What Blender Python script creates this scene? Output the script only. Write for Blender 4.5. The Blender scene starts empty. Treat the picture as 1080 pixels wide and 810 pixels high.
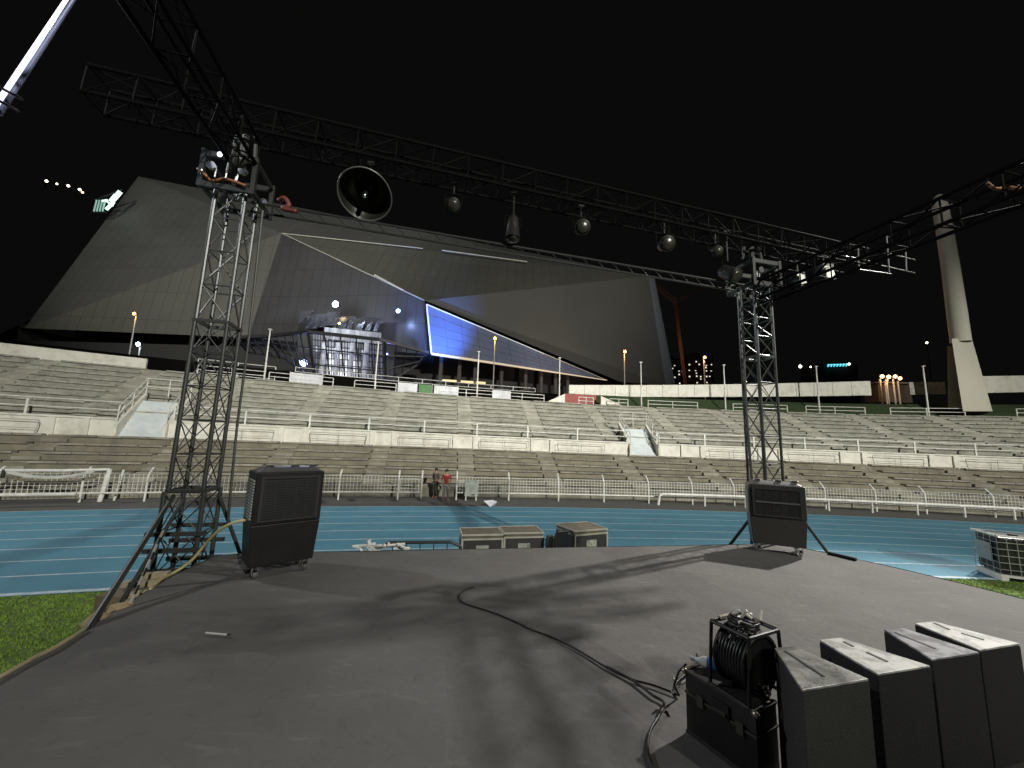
import bpy, bmesh, math, random
from mathutils import Vector, Matrix
random.seed(7)
sc = bpy.context.scene
col = sc.collection
# ---------------------------------------------------------------- camera
FPX = 406.0; PIT = math.radians(8.3); ROL = math.radians(1.9); EYE = 3.4
r0 = Vector((1, 0, 0)); FW = Vector((0, math.cos(PIT), math.sin(PIT))); u0 = Vector((0, -math.sin(PIT), math.cos(PIT)))
CX = math.cos(ROL)*r0 + math.sin(ROL)*u0; CY = -math.sin(ROL)*r0 + math.cos(ROL)*u0
CP = Vector((0, 0, EYE))
cam = bpy.data.cameras.new('camera'); co = bpy.data.objects.new('camera', cam); col.objects.link(co)
cam.sensor_width = 36; cam.lens = FPX/1080*36; cam.clip_end = 3000; cam.clip_start = .05
m = Matrix((CX, CY, -FW)).transposed().to_4x4(); m.translation = CP
co.matrix_world = m
sc.camera = co
sc.render.resolution_x = 1024; sc.render.resolution_y = 768
# ---------------------------------------------------------------- world (night) and exposure
w = bpy.data.worlds.new('World'); sc.world = w; w.use_nodes = True
wn = w.node_tree; bg = wn.nodes['Background']
bg.inputs[0].default_value = (.0030, .0030, .0029, 1); bg.inputs[1].default_value = 1.0
sc.view_settings.view_transform = 'Standard'; sc.view_settings.look = 'None'
sc.view_settings.exposure = 0; sc.view_settings.gamma = 1
# ---------------------------------------------------------------- stadium floodlights (out of the picture) and added building spill spots
def flood(name, loc, aim, power, colr, cone=70, blend=.5, radius=.45):
    l = bpy.data.lights.new(name, 'SPOT'); l.energy = power; l.color = colr; l.spot_size = math.radians(cone)
    l.spot_blend = blend; l.shadow_soft_size = radius
    o = bpy.data.objects.new(name, l); col.objects.link(o); o.location = loc
    o.rotation_euler = (Vector(aim)-Vector(loc)).to_track_quat('-Z', 'Y').to_euler()
    return o
flood('floodlight_right_mast', (64, 42, 62), (8.2, 6.2, 1), 580000, (1, .955, .9), 11.8, 1, 1.0)
flood('floodlight_left_mast', (-62, 17, 44), (0, 5, 1), 62000, (.93, .97, 1), 40, .8, .8)
flood('added_building_spill', (40, -66, 44), (-22, 95, 66), 430000, (1, .985, .91), 62, .7, 1)  # added spot behind the camera, only to brighten the building
flood('added_building_spill', (-45, -66, 44), (-68, 90, 60), 420000, (1, .985, .91), 44, .8, 1)  # second added spot, lifts the dark left facets
for k, (ax_, ay_) in enumerate(((-38, 24), (-22, 33), (-5, 37), (13, 38), (31, 36), (48, 32))):
    flood('floodlight_home_stand', (46, -62, 42), (ax_, ay_, 5.0), (200000, 240000, 300000, 290000, 205000, 165000)[k], (1, .985, .90), 25, 1, .8)
# ---------------------------------------------------------------- helpers
def ray(u, v): return FW*FPX + CX*(u-540) - CY*(v-405)
def P(u, v, d):
    q = ray(u, v); return CP + q*(d/q.y)
def G(u, v, z=0.0):
    q = ray(u, v); return CP + q*((z-EYE)/q.z)
CC = Vector((12.48, -71.36)); RF = 94.8
def zs(t): return 1-.006*(t+2) if t < -2 else 1-.003*(min(t, 12)+2)
def pol(t, r, z=0.0, sc_=True):
    a = math.radians(t)
    return Vector((CC.x+(RF+r)*math.sin(a), CC.y+(RF+r)*math.cos(a), z*zs(t) if sc_ else z))
_m = {}
def mat(name, c, rough=.6, metal=0, c2=None, scale=3, bump=0, bscale=40, emit=None, estr=0, stretch=None, detail=6, lo=.35, hi=.65, coat=0, spec=.5):
    if name in _m: return _m[name]
    M = bpy.data.materials.new(name); M.use_nodes = True; n = M.node_tree; b = n.nodes['Principled BSDF']
    b.inputs['Base Color'].default_value = (*c, 1); b.inputs['Roughness'].default_value = rough; b.inputs['Metallic'].default_value = metal
    b.inputs['Coat Weight'].default_value = coat; b.inputs['Specular IOR Level'].default_value = spec
    tc = n.nodes.new('ShaderNodeTexCoord'); src = tc.outputs['Object']
    if stretch:
        mp = n.nodes.new('ShaderNodeMapping'); mp.inputs['Scale'].default_value = stretch; n.links.new(src, mp.inputs[0]); src = mp.outputs[0]
    if c2 is None: c2 = tuple(x*.72 for x in c)
    nz = n.nodes.new('ShaderNodeTexNoise'); nz.inputs['Scale'].default_value = scale; nz.inputs['Detail'].default_value = detail; nz.inputs['Roughness'].default_value = .65
    n.links.new(src, nz.inputs['Vector'])
    rp = n.nodes.new('ShaderNodeValToRGB'); rp.color_ramp.elements[0].position = lo; rp.color_ramp.elements[1].position = hi
    rp.color_ramp.elements[0].color = (*c2, 1); rp.color_ramp.elements[1].color = (*c, 1)
    n.links.new(nz.outputs[0], rp.inputs[0]); n.links.new(rp.outputs[0], b.inputs['Base Color'])
    if bump:
        n2 = n.nodes.new('ShaderNodeTexNoise'); n2.inputs['Scale'].default_value = bscale; n2.inputs['Detail'].default_value = 4
        n.links.new(src, n2.inputs['Vector'])
        bp = n.nodes.new('ShaderNodeBump'); bp.inputs['Strength'].default_value = bump; bp.inputs['Distance'].default_value = .02
        n.links.new(n2.outputs[0], bp.inputs['Height']); n.links.new(bp.outputs[0], b.inputs['Normal'])
    if emit:
        b.inputs['Emission Color'].default_value = (*emit, 1); b.inputs['Emission Strength'].default_value = estr
    _m[name] = M; return M
class MB:
    def __init__(s): s.v = []; s.f = []
    def poly(s, pts):
        k = len(s.v); s.v += [tuple(p) for p in pts]; s.f.append(tuple(range(k, k+len(pts)))); return s
    def hexa(s, p):
        k = len(s.v); s.v += [tuple(q) for q in p]
        for f in ((0, 3, 2, 1), (4, 5, 6, 7), (0, 1, 5, 4), (1, 2, 6, 5), (2, 3, 7, 6), (3, 0, 4, 7)): s.f.append(tuple(k+i for i in f))
        return s
    def box(s, x0, x1, y0, y1, z0, z1, M=None):
        p = [Vector(q) for q in ((x0, y0, z0), (x1, y0, z0), (x1, y1, z0), (x0, y1, z0), (x0, y0, z1), (x1, y0, z1), (x1, y1, z1), (x0, y1, z1))]
        if M: p = [M @ q for q in p]
        return s.hexa(p)
    def tube(s, a, b, r, n=8, r2=None, cap=True):
        a = Vector(a); b = Vector(b); d = (b-a)
        if d.length < 1e-6: return s
        d.normalize(); u = d.orthogonal().normalized(); w_ = d.cross(u); r2 = r if r2 is None else r2; k = len(s.v)
        for c, rr in ((a, r), (b, r2)):
            for i in range(n):
                t = 2*math.pi*i/n; s.v.append(tuple(c+(u*math.cos(t)+w_*math.sin(t))*rr))
        for i in range(n):
            j = (i+1) % n; s.f.append((k+i, k+j, k+n+j, k+n+i))
        if cap: s.f.append(tuple(k+n-1-i for i in range(n))); s.f.append(tuple(k+n+i for i in range(n)))
        return s
    def path(s, pts, r, n=8):
        for a, b in zip(pts, pts[1:]): s.tube(a, b, r, n)
        return s
    def lathe(s, o, ax, prof, n=20, closed=True):
        o = Vector(o); ax = Vector(ax).normalized(); u = ax.orthogonal().normalized(); w_ = ax.cross(u); k = len(s.v)
        for h, r in prof:
            for i in range(n):
                t = 2*math.pi*i/n; s.v.append(tuple(o+ax*h+(u*math.cos(t)+w_*math.sin(t))*r))
        for q in range(len(prof)-1):
            for i in range(n):
                j = (i+1) % n; s.f.append((k+q*n+i, k+q*n+j, k+(q+1)*n+j, k+(q+1)*n+i))
        if closed:
            s.f.append(tuple(k+n-1-i for i in range(n))); e = k+(len(prof)-1)*n; s.f.append(tuple(e+i for i in range(n)))
        return s
    def prism(s, pts, z0, z1):
        n = len(pts); k = len(s.v)
        s.v += [(p[0], p[1], z0) for p in pts]+[(p[0], p[1], z1) for p in pts]
        s.f.append(tuple(k+n-1-i for i in range(n))); s.f.append(tuple(k+n+i for i in range(n)))
        for i in range(n):
            j = (i+1) % n; s.f.append((k+i, k+j, k+n+j, k+n+i))
        return s
    def sweep(s, pts, r, n=10, sub=5):
        pts = [Vector(p) for p in pts]; out = []
        for i in range(len(pts)-1):
            p0 = pts[max(0, i-1)]; p1 = pts[i]; p2 = pts[i+1]; p3 = pts[min(len(pts)-1, i+2)]
            for k in range(sub):
                t = k/sub; out.append(.5*((2*p1)+(p2-p0)*t+(2*p0-5*p1+4*p2-p3)*t*t+(-p0+3*p1-3*p2+p3)*t**3))
        out.append(pts[-1]); k0 = len(s.v); u = None
        for i, p in enumerate(out):
            d = (out[min(i+1, len(out)-1)]-out[max(i-1, 0)]).normalized()
            u = d.orthogonal().normalized() if u is None else (u-d*u.dot(d)).normalized()
            w_ = d.cross(u)
            for j in range(n): t = 2*math.pi*j/n; s.v.append(tuple(p+(u*math.cos(t)+w_*math.sin(t))*r))
        for i in range(len(out)-1):
            for j in range(n): j2 = (j+1) % n; s.f.append((k0+i*n+j, k0+i*n+j2, k0+(i+1)*n+j2, k0+(i+1)*n+j))
        s.f.append(tuple(k0+n-1-j for j in range(n))); e = k0+(len(out)-1)*n; s.f.append(tuple(e+j for j in range(n)))
        return s
    def torus(s, o, ax, R, r, n=24, m_=6):
        o = Vector(o); ax = Vector(ax).normalized(); u = ax.orthogonal().normalized(); w_ = ax.cross(u); k = len(s.v)
        for i in range(n):
            t = 2*math.pi*i/n; d = u*math.cos(t)+w_*math.sin(t)
            for j in range(m_):
                q = 2*math.pi*j/m_; s.v.append(tuple(o+d*(R+r*math.cos(q))+ax*(r*math.sin(q))))
        for i in range(n):
            for j in range(m_):
                i2 = (i+1) % n; j2 = (j+1) % m_; s.f.append((k+i*m_+j, k+i2*m_+j, k+i2*m_+j2, k+i*m_+j2))
        return s
    def build(s, name, M, parent=None, smooth=False, bevel=0):
        me = bpy.data.meshes.new(name); me.from_pydata(s.v, [], s.f)
        b = bmesh.new(); b.from_mesh(me); bmesh.ops.recalc_face_normals(b, faces=b.faces); b.to_mesh(me); b.free()
        me.materials.append(M); me.update()
        if smooth:
            for p in me.polygons: p.use_smooth = True
        o = bpy.data.objects.new(name, me); col.objects.link(o)
        if parent is not None:
            o.parent = parent; o.matrix_parent_inverse = Matrix.Translation(-parent.location) if parent.type == 'EMPTY' or parent.location.length else Matrix()
        if bevel:
            bv = o.modifiers.new('bevel', 'BEVEL'); bv.width = bevel; bv.segments = 2; bv.limit_method = 'ANGLE'
        return o
def tag(o, label=None, cat=None, group=None, kind=None):
    if label: o['label'] = label
    if cat: o['category'] = cat
    if group: o['group'] = group
    if kind: o['kind'] = kind
    return o
def thing(name, loc, label, cat, group=None):
    o = bpy.data.objects.new(name, None); col.objects.link(o); o.location = loc; o.empty_display_size = .2
    return tag(o, label, cat, group)
def struct(name, mb, M, **k): return tag(mb.build(name, M, **k), kind='structure')

# materials
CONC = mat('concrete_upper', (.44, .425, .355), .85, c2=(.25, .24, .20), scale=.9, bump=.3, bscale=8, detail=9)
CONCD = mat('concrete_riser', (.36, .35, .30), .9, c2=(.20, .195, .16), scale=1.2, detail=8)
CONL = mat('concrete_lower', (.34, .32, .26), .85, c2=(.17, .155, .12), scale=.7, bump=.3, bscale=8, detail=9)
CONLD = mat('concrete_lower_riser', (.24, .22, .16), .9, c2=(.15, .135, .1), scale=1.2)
WHITE = mat('white_paint', (.72, .70, .62), .6, c2=(.55, .53, .45), scale=1.6, bump=.15, bscale=10, lo=.3, hi=.55)
WPOLE = mat('white_pole_paint', (.80, .79, .74), .5)
PIPE = mat('grey_pipe', (.36, .35, .31), .6)
ASPH = mat('asphalt', (.12, .115, .105), .9, scale=2, bump=.3)
BLUE = mat('track_rubber', (.095, .29, .40), .75, c2=(.07, .235, .33), scale=.6, bump=.3, bscale=60, detail=8)
LINE = mat('lane_paint', (.66, .74, .78), .7, c2=(.36, .5, .58), scale=4)
GRASSB = mat('grass_soil', (.14, .22, .04), .95, c2=(.085, .14, .022), scale=5, bump=.8, bscale=80, detail=10)
GRASS = mat('grass_blade', (.26, .40, .07), .8, c2=(.15, .25, .035), scale=3)
CARPET = mat('stage_carpet', (.118, .114, .107), .82, c2=(.088, .085, .08), scale=1.1, bump=.35, bscale=14, detail=10, lo=.3, hi=.7, spec=.35)
STEELD = mat('dark_truss_steel', (.055, .06, .057), .5, .4)
TRUSS = mat('unlit_truss', (.003, .003, .003), .7, 0, spec=.05)  # near-black colour stands in for floodlight missing on the upper trusses
ALU = mat('aluminium_truss', (.14, .145, .14), .4, .7)
BLK = mat('black_plastic', (.010, .010, .010), .42, c2=(.016, .015, .014), scale=6, spec=.3)
BLKM = mat('black_mesh', (.008, .008, .008), .6)
GREYP = mat('grey_plastic', (.10, .10, .10), .4)
CHR = mat('chrome', (.75, .75, .73), .2, 1)
DTR = mat('dull_black_steel', (.02, .021, .02), .5, .2)
DGL = mat('dark_lens', (.03, .03, .022), .3)
GLASSB = mat('lamp_glass', (.06, .06, .05), .12, .3)
def overlay(M, colr, scale, lo, hi, fac, stretch=(1, 1, 1), detail=8):
    n = M.node_tree; b = n.nodes['Principled BSDF']; src = b.inputs['Base Color'].links[0].from_socket
    tc = n.nodes.new('ShaderNodeTexCoord'); mp = n.nodes.new('ShaderNodeMapping'); mp.inputs['Scale'].default_value = stretch; mp.inputs['Rotation'].default_value = (0, 0, .5)
    nz = n.nodes.new('ShaderNodeTexNoise'); nz.inputs['Scale'].default_value = scale; nz.inputs['Detail'].default_value = detail; nz.inputs['Roughness'].default_value = .7; nz.inputs['Distortion'].default_value = .6
    r_ = n.nodes.new('ShaderNodeMapRange'); r_.inputs['From Min'].default_value = lo; r_.inputs['From Max'].default_value = hi; r_.inputs['To Max'].default_value = fac
    mx = n.nodes.new('ShaderNodeMix'); mx.data_type = 'RGBA'; mx.inputs['B'].default_value = (*colr, 1)
    n.links.new(tc.outputs['Object'], mp.inputs[0]); n.links.new(mp.outputs[0], nz.inputs['Vector']); n.links.new(nz.outputs[0], r_.inputs['Value']); n.links.new(r_.outputs[0], mx.inputs['Factor'])
    n.links.new(src, mx.inputs['A']); n.links.new(mx.outputs['Result'], b.inputs['Base Color'])
overlay(CARPET, (.20, .19, .17), 2.2, .55, .75, .5, (1, 3.5, 1)); overlay(CARPET, (.05, .05, .048), 9, .56, .72, .5); overlay(CARPET, (.24, .23, .21), 60, .66, .74, .35)
overlay(CONC, (.13, .12, .10), .35, .5, .7, .6); overlay(CONC, (.52, .51, .46), 1.8, .58, .72, .5); overlay(CONL, (.10, .09, .07), .3, .5, .68, .6); overlay(CONL, (.42, .40, .34), 1.5, .6, .75, .4)
overlay(WHITE, (.32, .30, .25), .8, .56, .74, .5, (1, 1, .3)); overlay(BLUE, (.04, .09, .12), .5, .54, .74, .45); overlay(BLUE, (.12, .27, .33), 5, .58, .74, .3); overlay(ASPH, (.13, .125, .115), 1.2, .52, .7, .6)
overlay(GRASSB, (.12, .13, .04), 1.5, .5, .7, .6)
def joints(M, w_, h_, k=.86):
    n = M.node_tree; b = n.nodes['Principled BSDF']; src = b.inputs['Base Color'].links[0].from_socket
    tc = n.nodes.new('ShaderNodeTexCoord'); sp = n.nodes.new('ShaderNodeSeparateXYZ'); cb_ = n.nodes.new('ShaderNodeCombineXYZ')
    n.links.new(tc.outputs['Object'], sp.inputs[0]); n.links.new(sp.outputs[0], cb_.inputs[0]); n.links.new(sp.outputs[2], cb_.inputs[1])
    br_ = n.nodes.new('ShaderNodeTexBrick'); br_.inputs['Scale'].default_value = 1; br_.inputs['Brick Width'].default_value = w_; br_.inputs['Row Height'].default_value = h_; br_.inputs['Mortar Size'].default_value = .09; br_.offset = 0
    br_.inputs['Color1'].default_value = (1, 1, 1, 1); br_.inputs['Color2'].default_value = (.93, .93, .93, 1); br_.inputs['Mortar'].default_value = (k*.8,)*3+(1,)
    n.links.new(cb_.outputs[0], br_.inputs['Vector']); mx = n.nodes.new('ShaderNodeMix'); mx.data_type = 'RGBA'; mx.blend_type = 'MULTIPLY'; mx.inputs['Factor'].default_value = 1
    n.links.new(src, mx.inputs['A']); n.links.new(br_.outputs['Color'], mx.inputs['B']); n.links.new(mx.outputs['Result'], b.inputs['Base Color'])
# ---------------------------------------------------------------- ground, track, field
OUT = MB(); OUT.box(-900, 900, -900, 900, -1.2, -.02)
struct('ground', OUT, ASPH)
def ring(mb, t0, t1, n, ra, rb, za, zb, sc_=True):
    for i in range(n):
        a = t0+(t1-t0)*i/n; b = t0+(t1-t0)*(i+1)/n
        mb.poly([pol(a, ra, za, sc_), pol(b, ra, za, sc_), pol(b, rb, zb, sc_), pol(a, rb, zb, sc_)])
    return mb
struct('field', ring(MB(), -60, 60, 60, -90, -12.15, .0, .0), GRASSB)
struct('running_track', ring(MB(), -60, 60, 90, -12.15, -2.15, .004, .004), BLUE)
struct('tarmac_apron', ring(MB(), -60, 60, 90, -2.15, 1.2, 0, 0), ASPH)
ln = MB()
for k in range(9):
    r = -12.12+k*1.24; ring(ln, -60, 60, 90, r, r+(.07 if k else .15), .008, .008)
struct('lane_markings', ln, LINE)
# grass blades on the parts one sees
gb = MB()
def tuft(x, y, z, h):
    for _ in range(3):
        a = random.uniform(0, 6.28); dx, dy = math.cos(a)*.012, math.sin(a)*.012
        lx, ly = random.uniform(-.03, .03), random.uniform(-.03, .03); ox, oy = random.uniform(-.03, .03), random.uniform(-.03, .03)
        gb.poly([(x+ox-dx, y+oy-dy, z), (x+ox+dx, y+oy+dy, z), (x+ox+lx, y+oy+ly, z+h)])
n = 0
while n < 15000:
    x = random.uniform(-12, -3.6); y = random.uniform(2.2, 9.4)
    if math.hypot(x-CC.x, y-CC.y) > RF-12.2 or x > -3.9+.2*(5-y): continue
    tuft(x, y, 0, random.uniform(.02, .055)); n += 1
n = 0
while n < 9000:
    x = random.uniform(7, 20); y = random.uniform(6.5, 12.8)
    if math.hypot(x-CC.x, y-CC.y) > RF-12.2: continue
    tuft(x, y, 0, random.uniform(.02, .055)); n += 1
tag(gb.build('grass', GRASS), 'short green turf on the infield beside the stage', 'grass', kind='stuff')

# ---------------------------------------------------------------- grandstand
stand = thing('grandstand', pol(0, 1.5, 0), 'long curved concrete grandstand with two tiers behind the blue track', 'grandstand')
T0, T1 = -33, 27
AIS = [-8.95+3.3*k for k in range(-7, 11)]
def tier(name, r0_, z0_, rows, run, rise, M1, M2, segs=4):
    base = MB()
    edges = [T0]+AIS+[T1]; hw = .33
    if AIS[0]-T0 < 1.5: edges = edges[1:]
    for i in range(rows):
        ra = r0_+i*run; rb = ra+run; za = z0_+i*rise; zb = za+rise
        ring(base, T0, T1, 90, ra+.12, ra+.12, za-.02, zb-.09)
        ring(base, T0, T1, 90, ra+.12, rb+.12, zb-.09, zb-.09)
    for e in range(len(edges)-1):
        a, b = edges[e]+hw, edges[e+1]-hw; seats = MB()
        for i in range(rows):
            ra = r0_+i*run; zb = z0_+(i+1)*rise
            for s in range(segs):
                p = a+(b-a)*s/segs+.01; q = a+(b-a)*(s+1)/segs-.01
                dz = random.uniform(-.006, .006); dr = random.uniform(-.006, .006); dp = .42
                lo = [pol(p, ra+dr, zb-.10+dz), pol(q, ra+dr, zb-.10+dz), pol(q, ra+dp, zb-.10+dz), pol(p, ra+dp, zb-.10+dz)]
                hi = [pol(p, ra+dr, zb+dz), pol(q, ra+dr, zb+dz), pol(q, ra+dp, zb+dz), pol(p, ra+dp, zb+dz)]
                seats.hexa(lo+hi)
        seats.build('bench_rows', M1, stand)
    for t in AIS:
        steps = MB()
        for i in range(rows*2):
            ra = r0_+i*run/2-.05; zb = z0_+(i+1)*rise/2
            lo = [pol(t-hw*.92, ra, zb-rise/2), pol(t+hw*.92, ra, zb-rise/2), pol(t+hw*.92, ra+run/2+.2, zb-rise/2), pol(t-hw*.92, ra+run/2+.2, zb-rise/2)]
            steps.hexa(lo+[Vector((p.x, p.y, p.z+rise/2*.97)) for p in lo])
        steps.build('aisle_stairs', M1, stand)
    base.build(name, M2, stand)
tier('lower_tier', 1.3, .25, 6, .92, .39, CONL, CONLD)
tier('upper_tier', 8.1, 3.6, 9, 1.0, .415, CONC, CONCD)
fw = MB(); ring(fw, T0, T1, 90, 1.2, 1.2, 0, .6); ring(fw, T0, T1, 90, 1.2, 1.5, .6, .6)
fw.build('front_wall', CONL, stand)
VOM = ((-20.95, -19.5), (-1.85, -.5))
def arcs():
    prev = T0
    for a, b in VOM:
        yield prev, a; prev = b
    yield prev, T1
for a, b in arcs():
    pw = MB(); cp = MB(); wk = MB()
    n = max(2, int((b-a)*1.5))
    for i in range(n):
        p = a+(b-a)*i/n; q = a+(b-a)*(i+1)/n
        pw.hexa([pol(p, 6.8, 2.5), pol(q, 6.8, 2.5), pol(q, 7.0, 2.5), pol(p, 7.0, 2.5), pol(p, 6.8, 3.45), pol(q, 6.8, 3.45), pol(q, 7.0, 3.45), pol(p, 7.0, 3.45)])
        cp.hexa([pol(p, 6.72, 3.45), pol(q, 6.72, 3.45), pol(q, 7.08, 3.45), pol(p, 7.08, 3.45), pol(p, 6.72, 3.55), pol(q, 6.72, 3.55), pol(q, 7.08, 3.55), pol(p, 7.08, 3.55)])
        wk.poly([pol(p, 7.0, 3.40), pol(q, 7.0, 3.40), pol(q, 8.3, 3.40), pol(p, 8.3, 3.40)])
        wk.poly([pol(p, 8.3, 3.40), pol(q, 8.3, 3.40), pol(q, 8.3, 3.65), pol(p, 8.3, 3.65)])
    pw.build('parapet', WHITE, stand); cp.build('coping', WHITE, stand); wk.build('walkway', CONC, stand)
for t in AIS:
    if any(a-.6 < t < b+.6 for a, b in VOM): continue
    for tt in (t-.42, t+.42):
        pil = MB(); pil.hexa([pol(tt-.1, 6.68, 2.5), pol(tt+.1, 6.68, 2.5), pol(tt+.1, 6.8, 2.5), pol(tt-.1, 6.8, 2.5), pol(tt-.1, 6.68, 3.44), pol(tt+.1, 6.68, 3.44), pol(tt+.1, 6.8, 3.44), pol(tt-.1, 6.8, 3.44)])
        pil.build('pilaster', WHITE, stand)
for k in range(len(AIS)-1):       # thin pipe hurdles before the parapet
    a, b = AIS[k]+.62, AIS[k+1]-.62
    if any(a < (x+y)/2 < b for x, y in VOM): continue
    mb = MB(); n = 8
    mb.path([pol(a+.05, 6.45, 2.55), pol(a, 6.45, 3.0)]+[pol(a+(b-a)*i/n, 6.45, 3.25) for i in range(n+1)]+[pol(b, 6.45, 3.0), pol(b-.05, 6.45, 2.55)], .02, 6)
    mb.path([pol(a+(b-a)*i/n, 6.45, 2.85) for i in range(n+1)], .014, 6)
    mb.tube(pol((a+b)/2, 6.45, 2.5), pol((a+b)/2, 6.45, 3.25), .016, 6)
    mb.build('pipe_hurdle', PIPE, stand)
topw = MB()
ring(topw, T0, T1, 90, 17.1, 19.2, 7.32, 7.32); topw.build('top_walkway', CONC, stand)
# long handrail above the parapet
for gi, (a, b) in enumerate(arcs()):
    lab = ('white two bar handrail on the parapet left of the left stair', 'white two bar handrail on the parapet between the two white stairs', 'white two bar handrail on the parapet right of the right stair')[gi]
    th = thing('handrail', pol((a+b)/2, 7.25, 3.4), lab, 'handrail', 'handrails along the middle walkway')
    n = max(3, int((b-a)/2.05)); rl = MB()
    for z in (4.42, 3.98):
        rl.path([pol(a+(b-a)*i/(n*3), 7.25, z) for i in range(n*3+1)], .035, 8)
    rl.build('rail', WPOLE, th)
    for i in range(n+1):
        t = a+(b-a)*i/n; MB().box(-.05, .05, -.04, .04, 0, 1.04, Matrix.Translation(pol(t, 7.25, 3.4)) @ Matrix.Rotation(-math.radians(t), 4, 'Z')).build('post', WPOLE, th)
# stairs between the tiers
SIDEW = mat('stair_white', (.62, .66, .66), .55, c2=(.5, .55, .56), scale=2)
for gi, (a, b) in enumerate(VOM):
    th = thing('stair_block', pol((a+b)/2, 6.8, 2.45), ('white stairway cut through the parapet at the left of the grandstand', 'white stairway cut through the parapet right of the middle, near the right tower')[gi], 'stairway', 'white stairways between the tiers')
    st = MB(); N = 12
    for i in range(N):
        ra = 6.75+i*.19; z = 2.45+i*.185
        st.hexa([pol(a+.08, ra, z-.3), pol(b-.08, ra, z-.3), pol(b-.08, ra+.24, z-.3), pol(a+.08, ra+.24, z-.3), pol(a+.08, ra, z+.185), pol(b-.08, ra, z+.185), pol(b-.08, ra+.24, z+.185), pol(a+.08, ra+.24, z+.185)])
    st.build('steps', SIDEW, th)
    for s, t in ((1, a), (-1, b)):
        t2 = t+.10*s
        for nm in ('cheek_wall',):
            mb = MB()
            A = [pol(t, 6.5, 2.3), pol(t2, 6.5, 2.3), pol(t2, 9.3, 2.3), pol(t, 9.3, 2.3)]
            B = [pol(t, 6.5, 3.2), pol(t2, 6.5, 3.2), pol(t2, 9.3, 5.1), pol(t, 9.3, 5.1)]
            mb.hexa(A+B); mb.build(nm, WHITE, th)
        mb = MB()
        for dz in (.55, 1.0): mb.tube(pol(t+.05*s, 6.6, 3.2+dz), pol(t+.05*s, 9.3, 5.05+dz), .03, 8)
        for f in (0, .5, 1): mb.tube(pol(t+.05*s, 6.6+2.7*f, 3.1+1.85*f), pol(t+.05*s, 6.6+2.7*f, 4.22+1.84*f), .035, 8)
        mb.build('side_rail', WPOLE, th)
    mb = MB()
    for z in (5.55, 6.05): mb.tube(pol(a, 9.3, z), pol(b, 9.3, z), .03, 8)
    mb.tube(pol((a+b)/2, 9.3, 5.0), pol((a+b)/2, 9.3, 6.05), .03, 8); mb.build('top_rail', WPOLE, th)

# ---------------------------------------------------------------- rim: bank, walls, terrace
BANK = mat('bank_grass', (.035, .06, .018), .95, c2=(.02, .04, .012), scale=3, bump=.6, bscale=30)
struct('grass_bank', ring(MB(), -3.0, 27, 60, 19.0, 21.1, 7.3, 8.95), BANK)
struct('terrace', ring(MB(), -33, -3.0, 60, 19.0, 40, 7.33, 7.33), ASPH)
struct('outer_terrain', ring(ring(MB(), -80, 80, 80, 40, 240, 7.2, 12), -33, 60, 60, 21, 40, 8.8, 7.2), ASPH)
def wallthing(name, t0, t1, r, zf, th_, label, cat, M=WHITE, panel=.9, joint=True, scz=True, group=None):
    th = thing(name, pol((t0+t1)/2, r, zf((t0+t1)/2)[0], scz), label, cat, group)
    n = max(1, round((t1-t0)/panel)); g = .02
    mb = MB(); jb = MB()
    for i in range(n):
        a = t0+(t1-t0)*i/n+(g if joint else 0); b = t0+(t1-t0)*(i+1)/n
        za, zA = zf(a); zb, zB = zf(b)
        mb.hexa([pol(a, r, za, scz), pol(b, r, zb, scz), pol(b, r+th_, zb, scz), pol(a, r+th_, za, scz), pol(a, r, zA, scz), pol(b, r, zB, scz), pol(b, r+th_, zB, scz), pol(a, r+th_, zA, scz)])
        if joint and i:
            jb.hexa([pol(a-g*2, r+.04, za, scz), pol(a, r+.04, za, scz), pol(a, r+th_-.04, za, scz), pol(a-g*2, r+th_-.04, za, scz), pol(a-g*2, r+.04, zA-.03, scz), pol(a, r+.04, zA-.03, scz), pol(a, r+th_-.04, zA-.03, scz), pol(a-g*2, r+th_-.04, zA-.03, scz)])
    mb.build('wall_panels', M, th)
    if joint: jb.build('panel_joint', PIPE, th)
    return th
hz = lambda t: 8.72+.052*max(0, t+2)
wallthing('perimeter_wall', -2.9, 13.3, 21.1, lambda t: (hz(t), 10.05+.068*(t+2)), .2, 'long white panelled wall along the grass bank behind the right tower', 'wall', scz=False, group='white walls on the stadium rim')
wallthing('perimeter_wall', 15.0, 16.5, 21.1, lambda t: (hz(t), 10.95), .2, 'short grimy white wall piece between the gate gap and the tall mast', 'wall', mat('grimy_white', (.5, .49, .45), .7, c2=(.2, .2, .18), scale=1.2), scz=False, group='white walls on the stadium rim')
wallthing('perimeter_wall', 17.5, 26, 21.1, lambda t: (hz(t), 11.5), .2, 'white wall right of the tall tapered mast', 'wall', panel=2, scz=False, group='white walls on the stadium rim')
wallthing('perimeter_wall', -33, -22.9, 18.0, lambda t: (7.3, 8.25), .25, 'low white wall along the top of the stand at the far left', 'wall', joint=False, group='white walls on the stadium rim')
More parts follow.
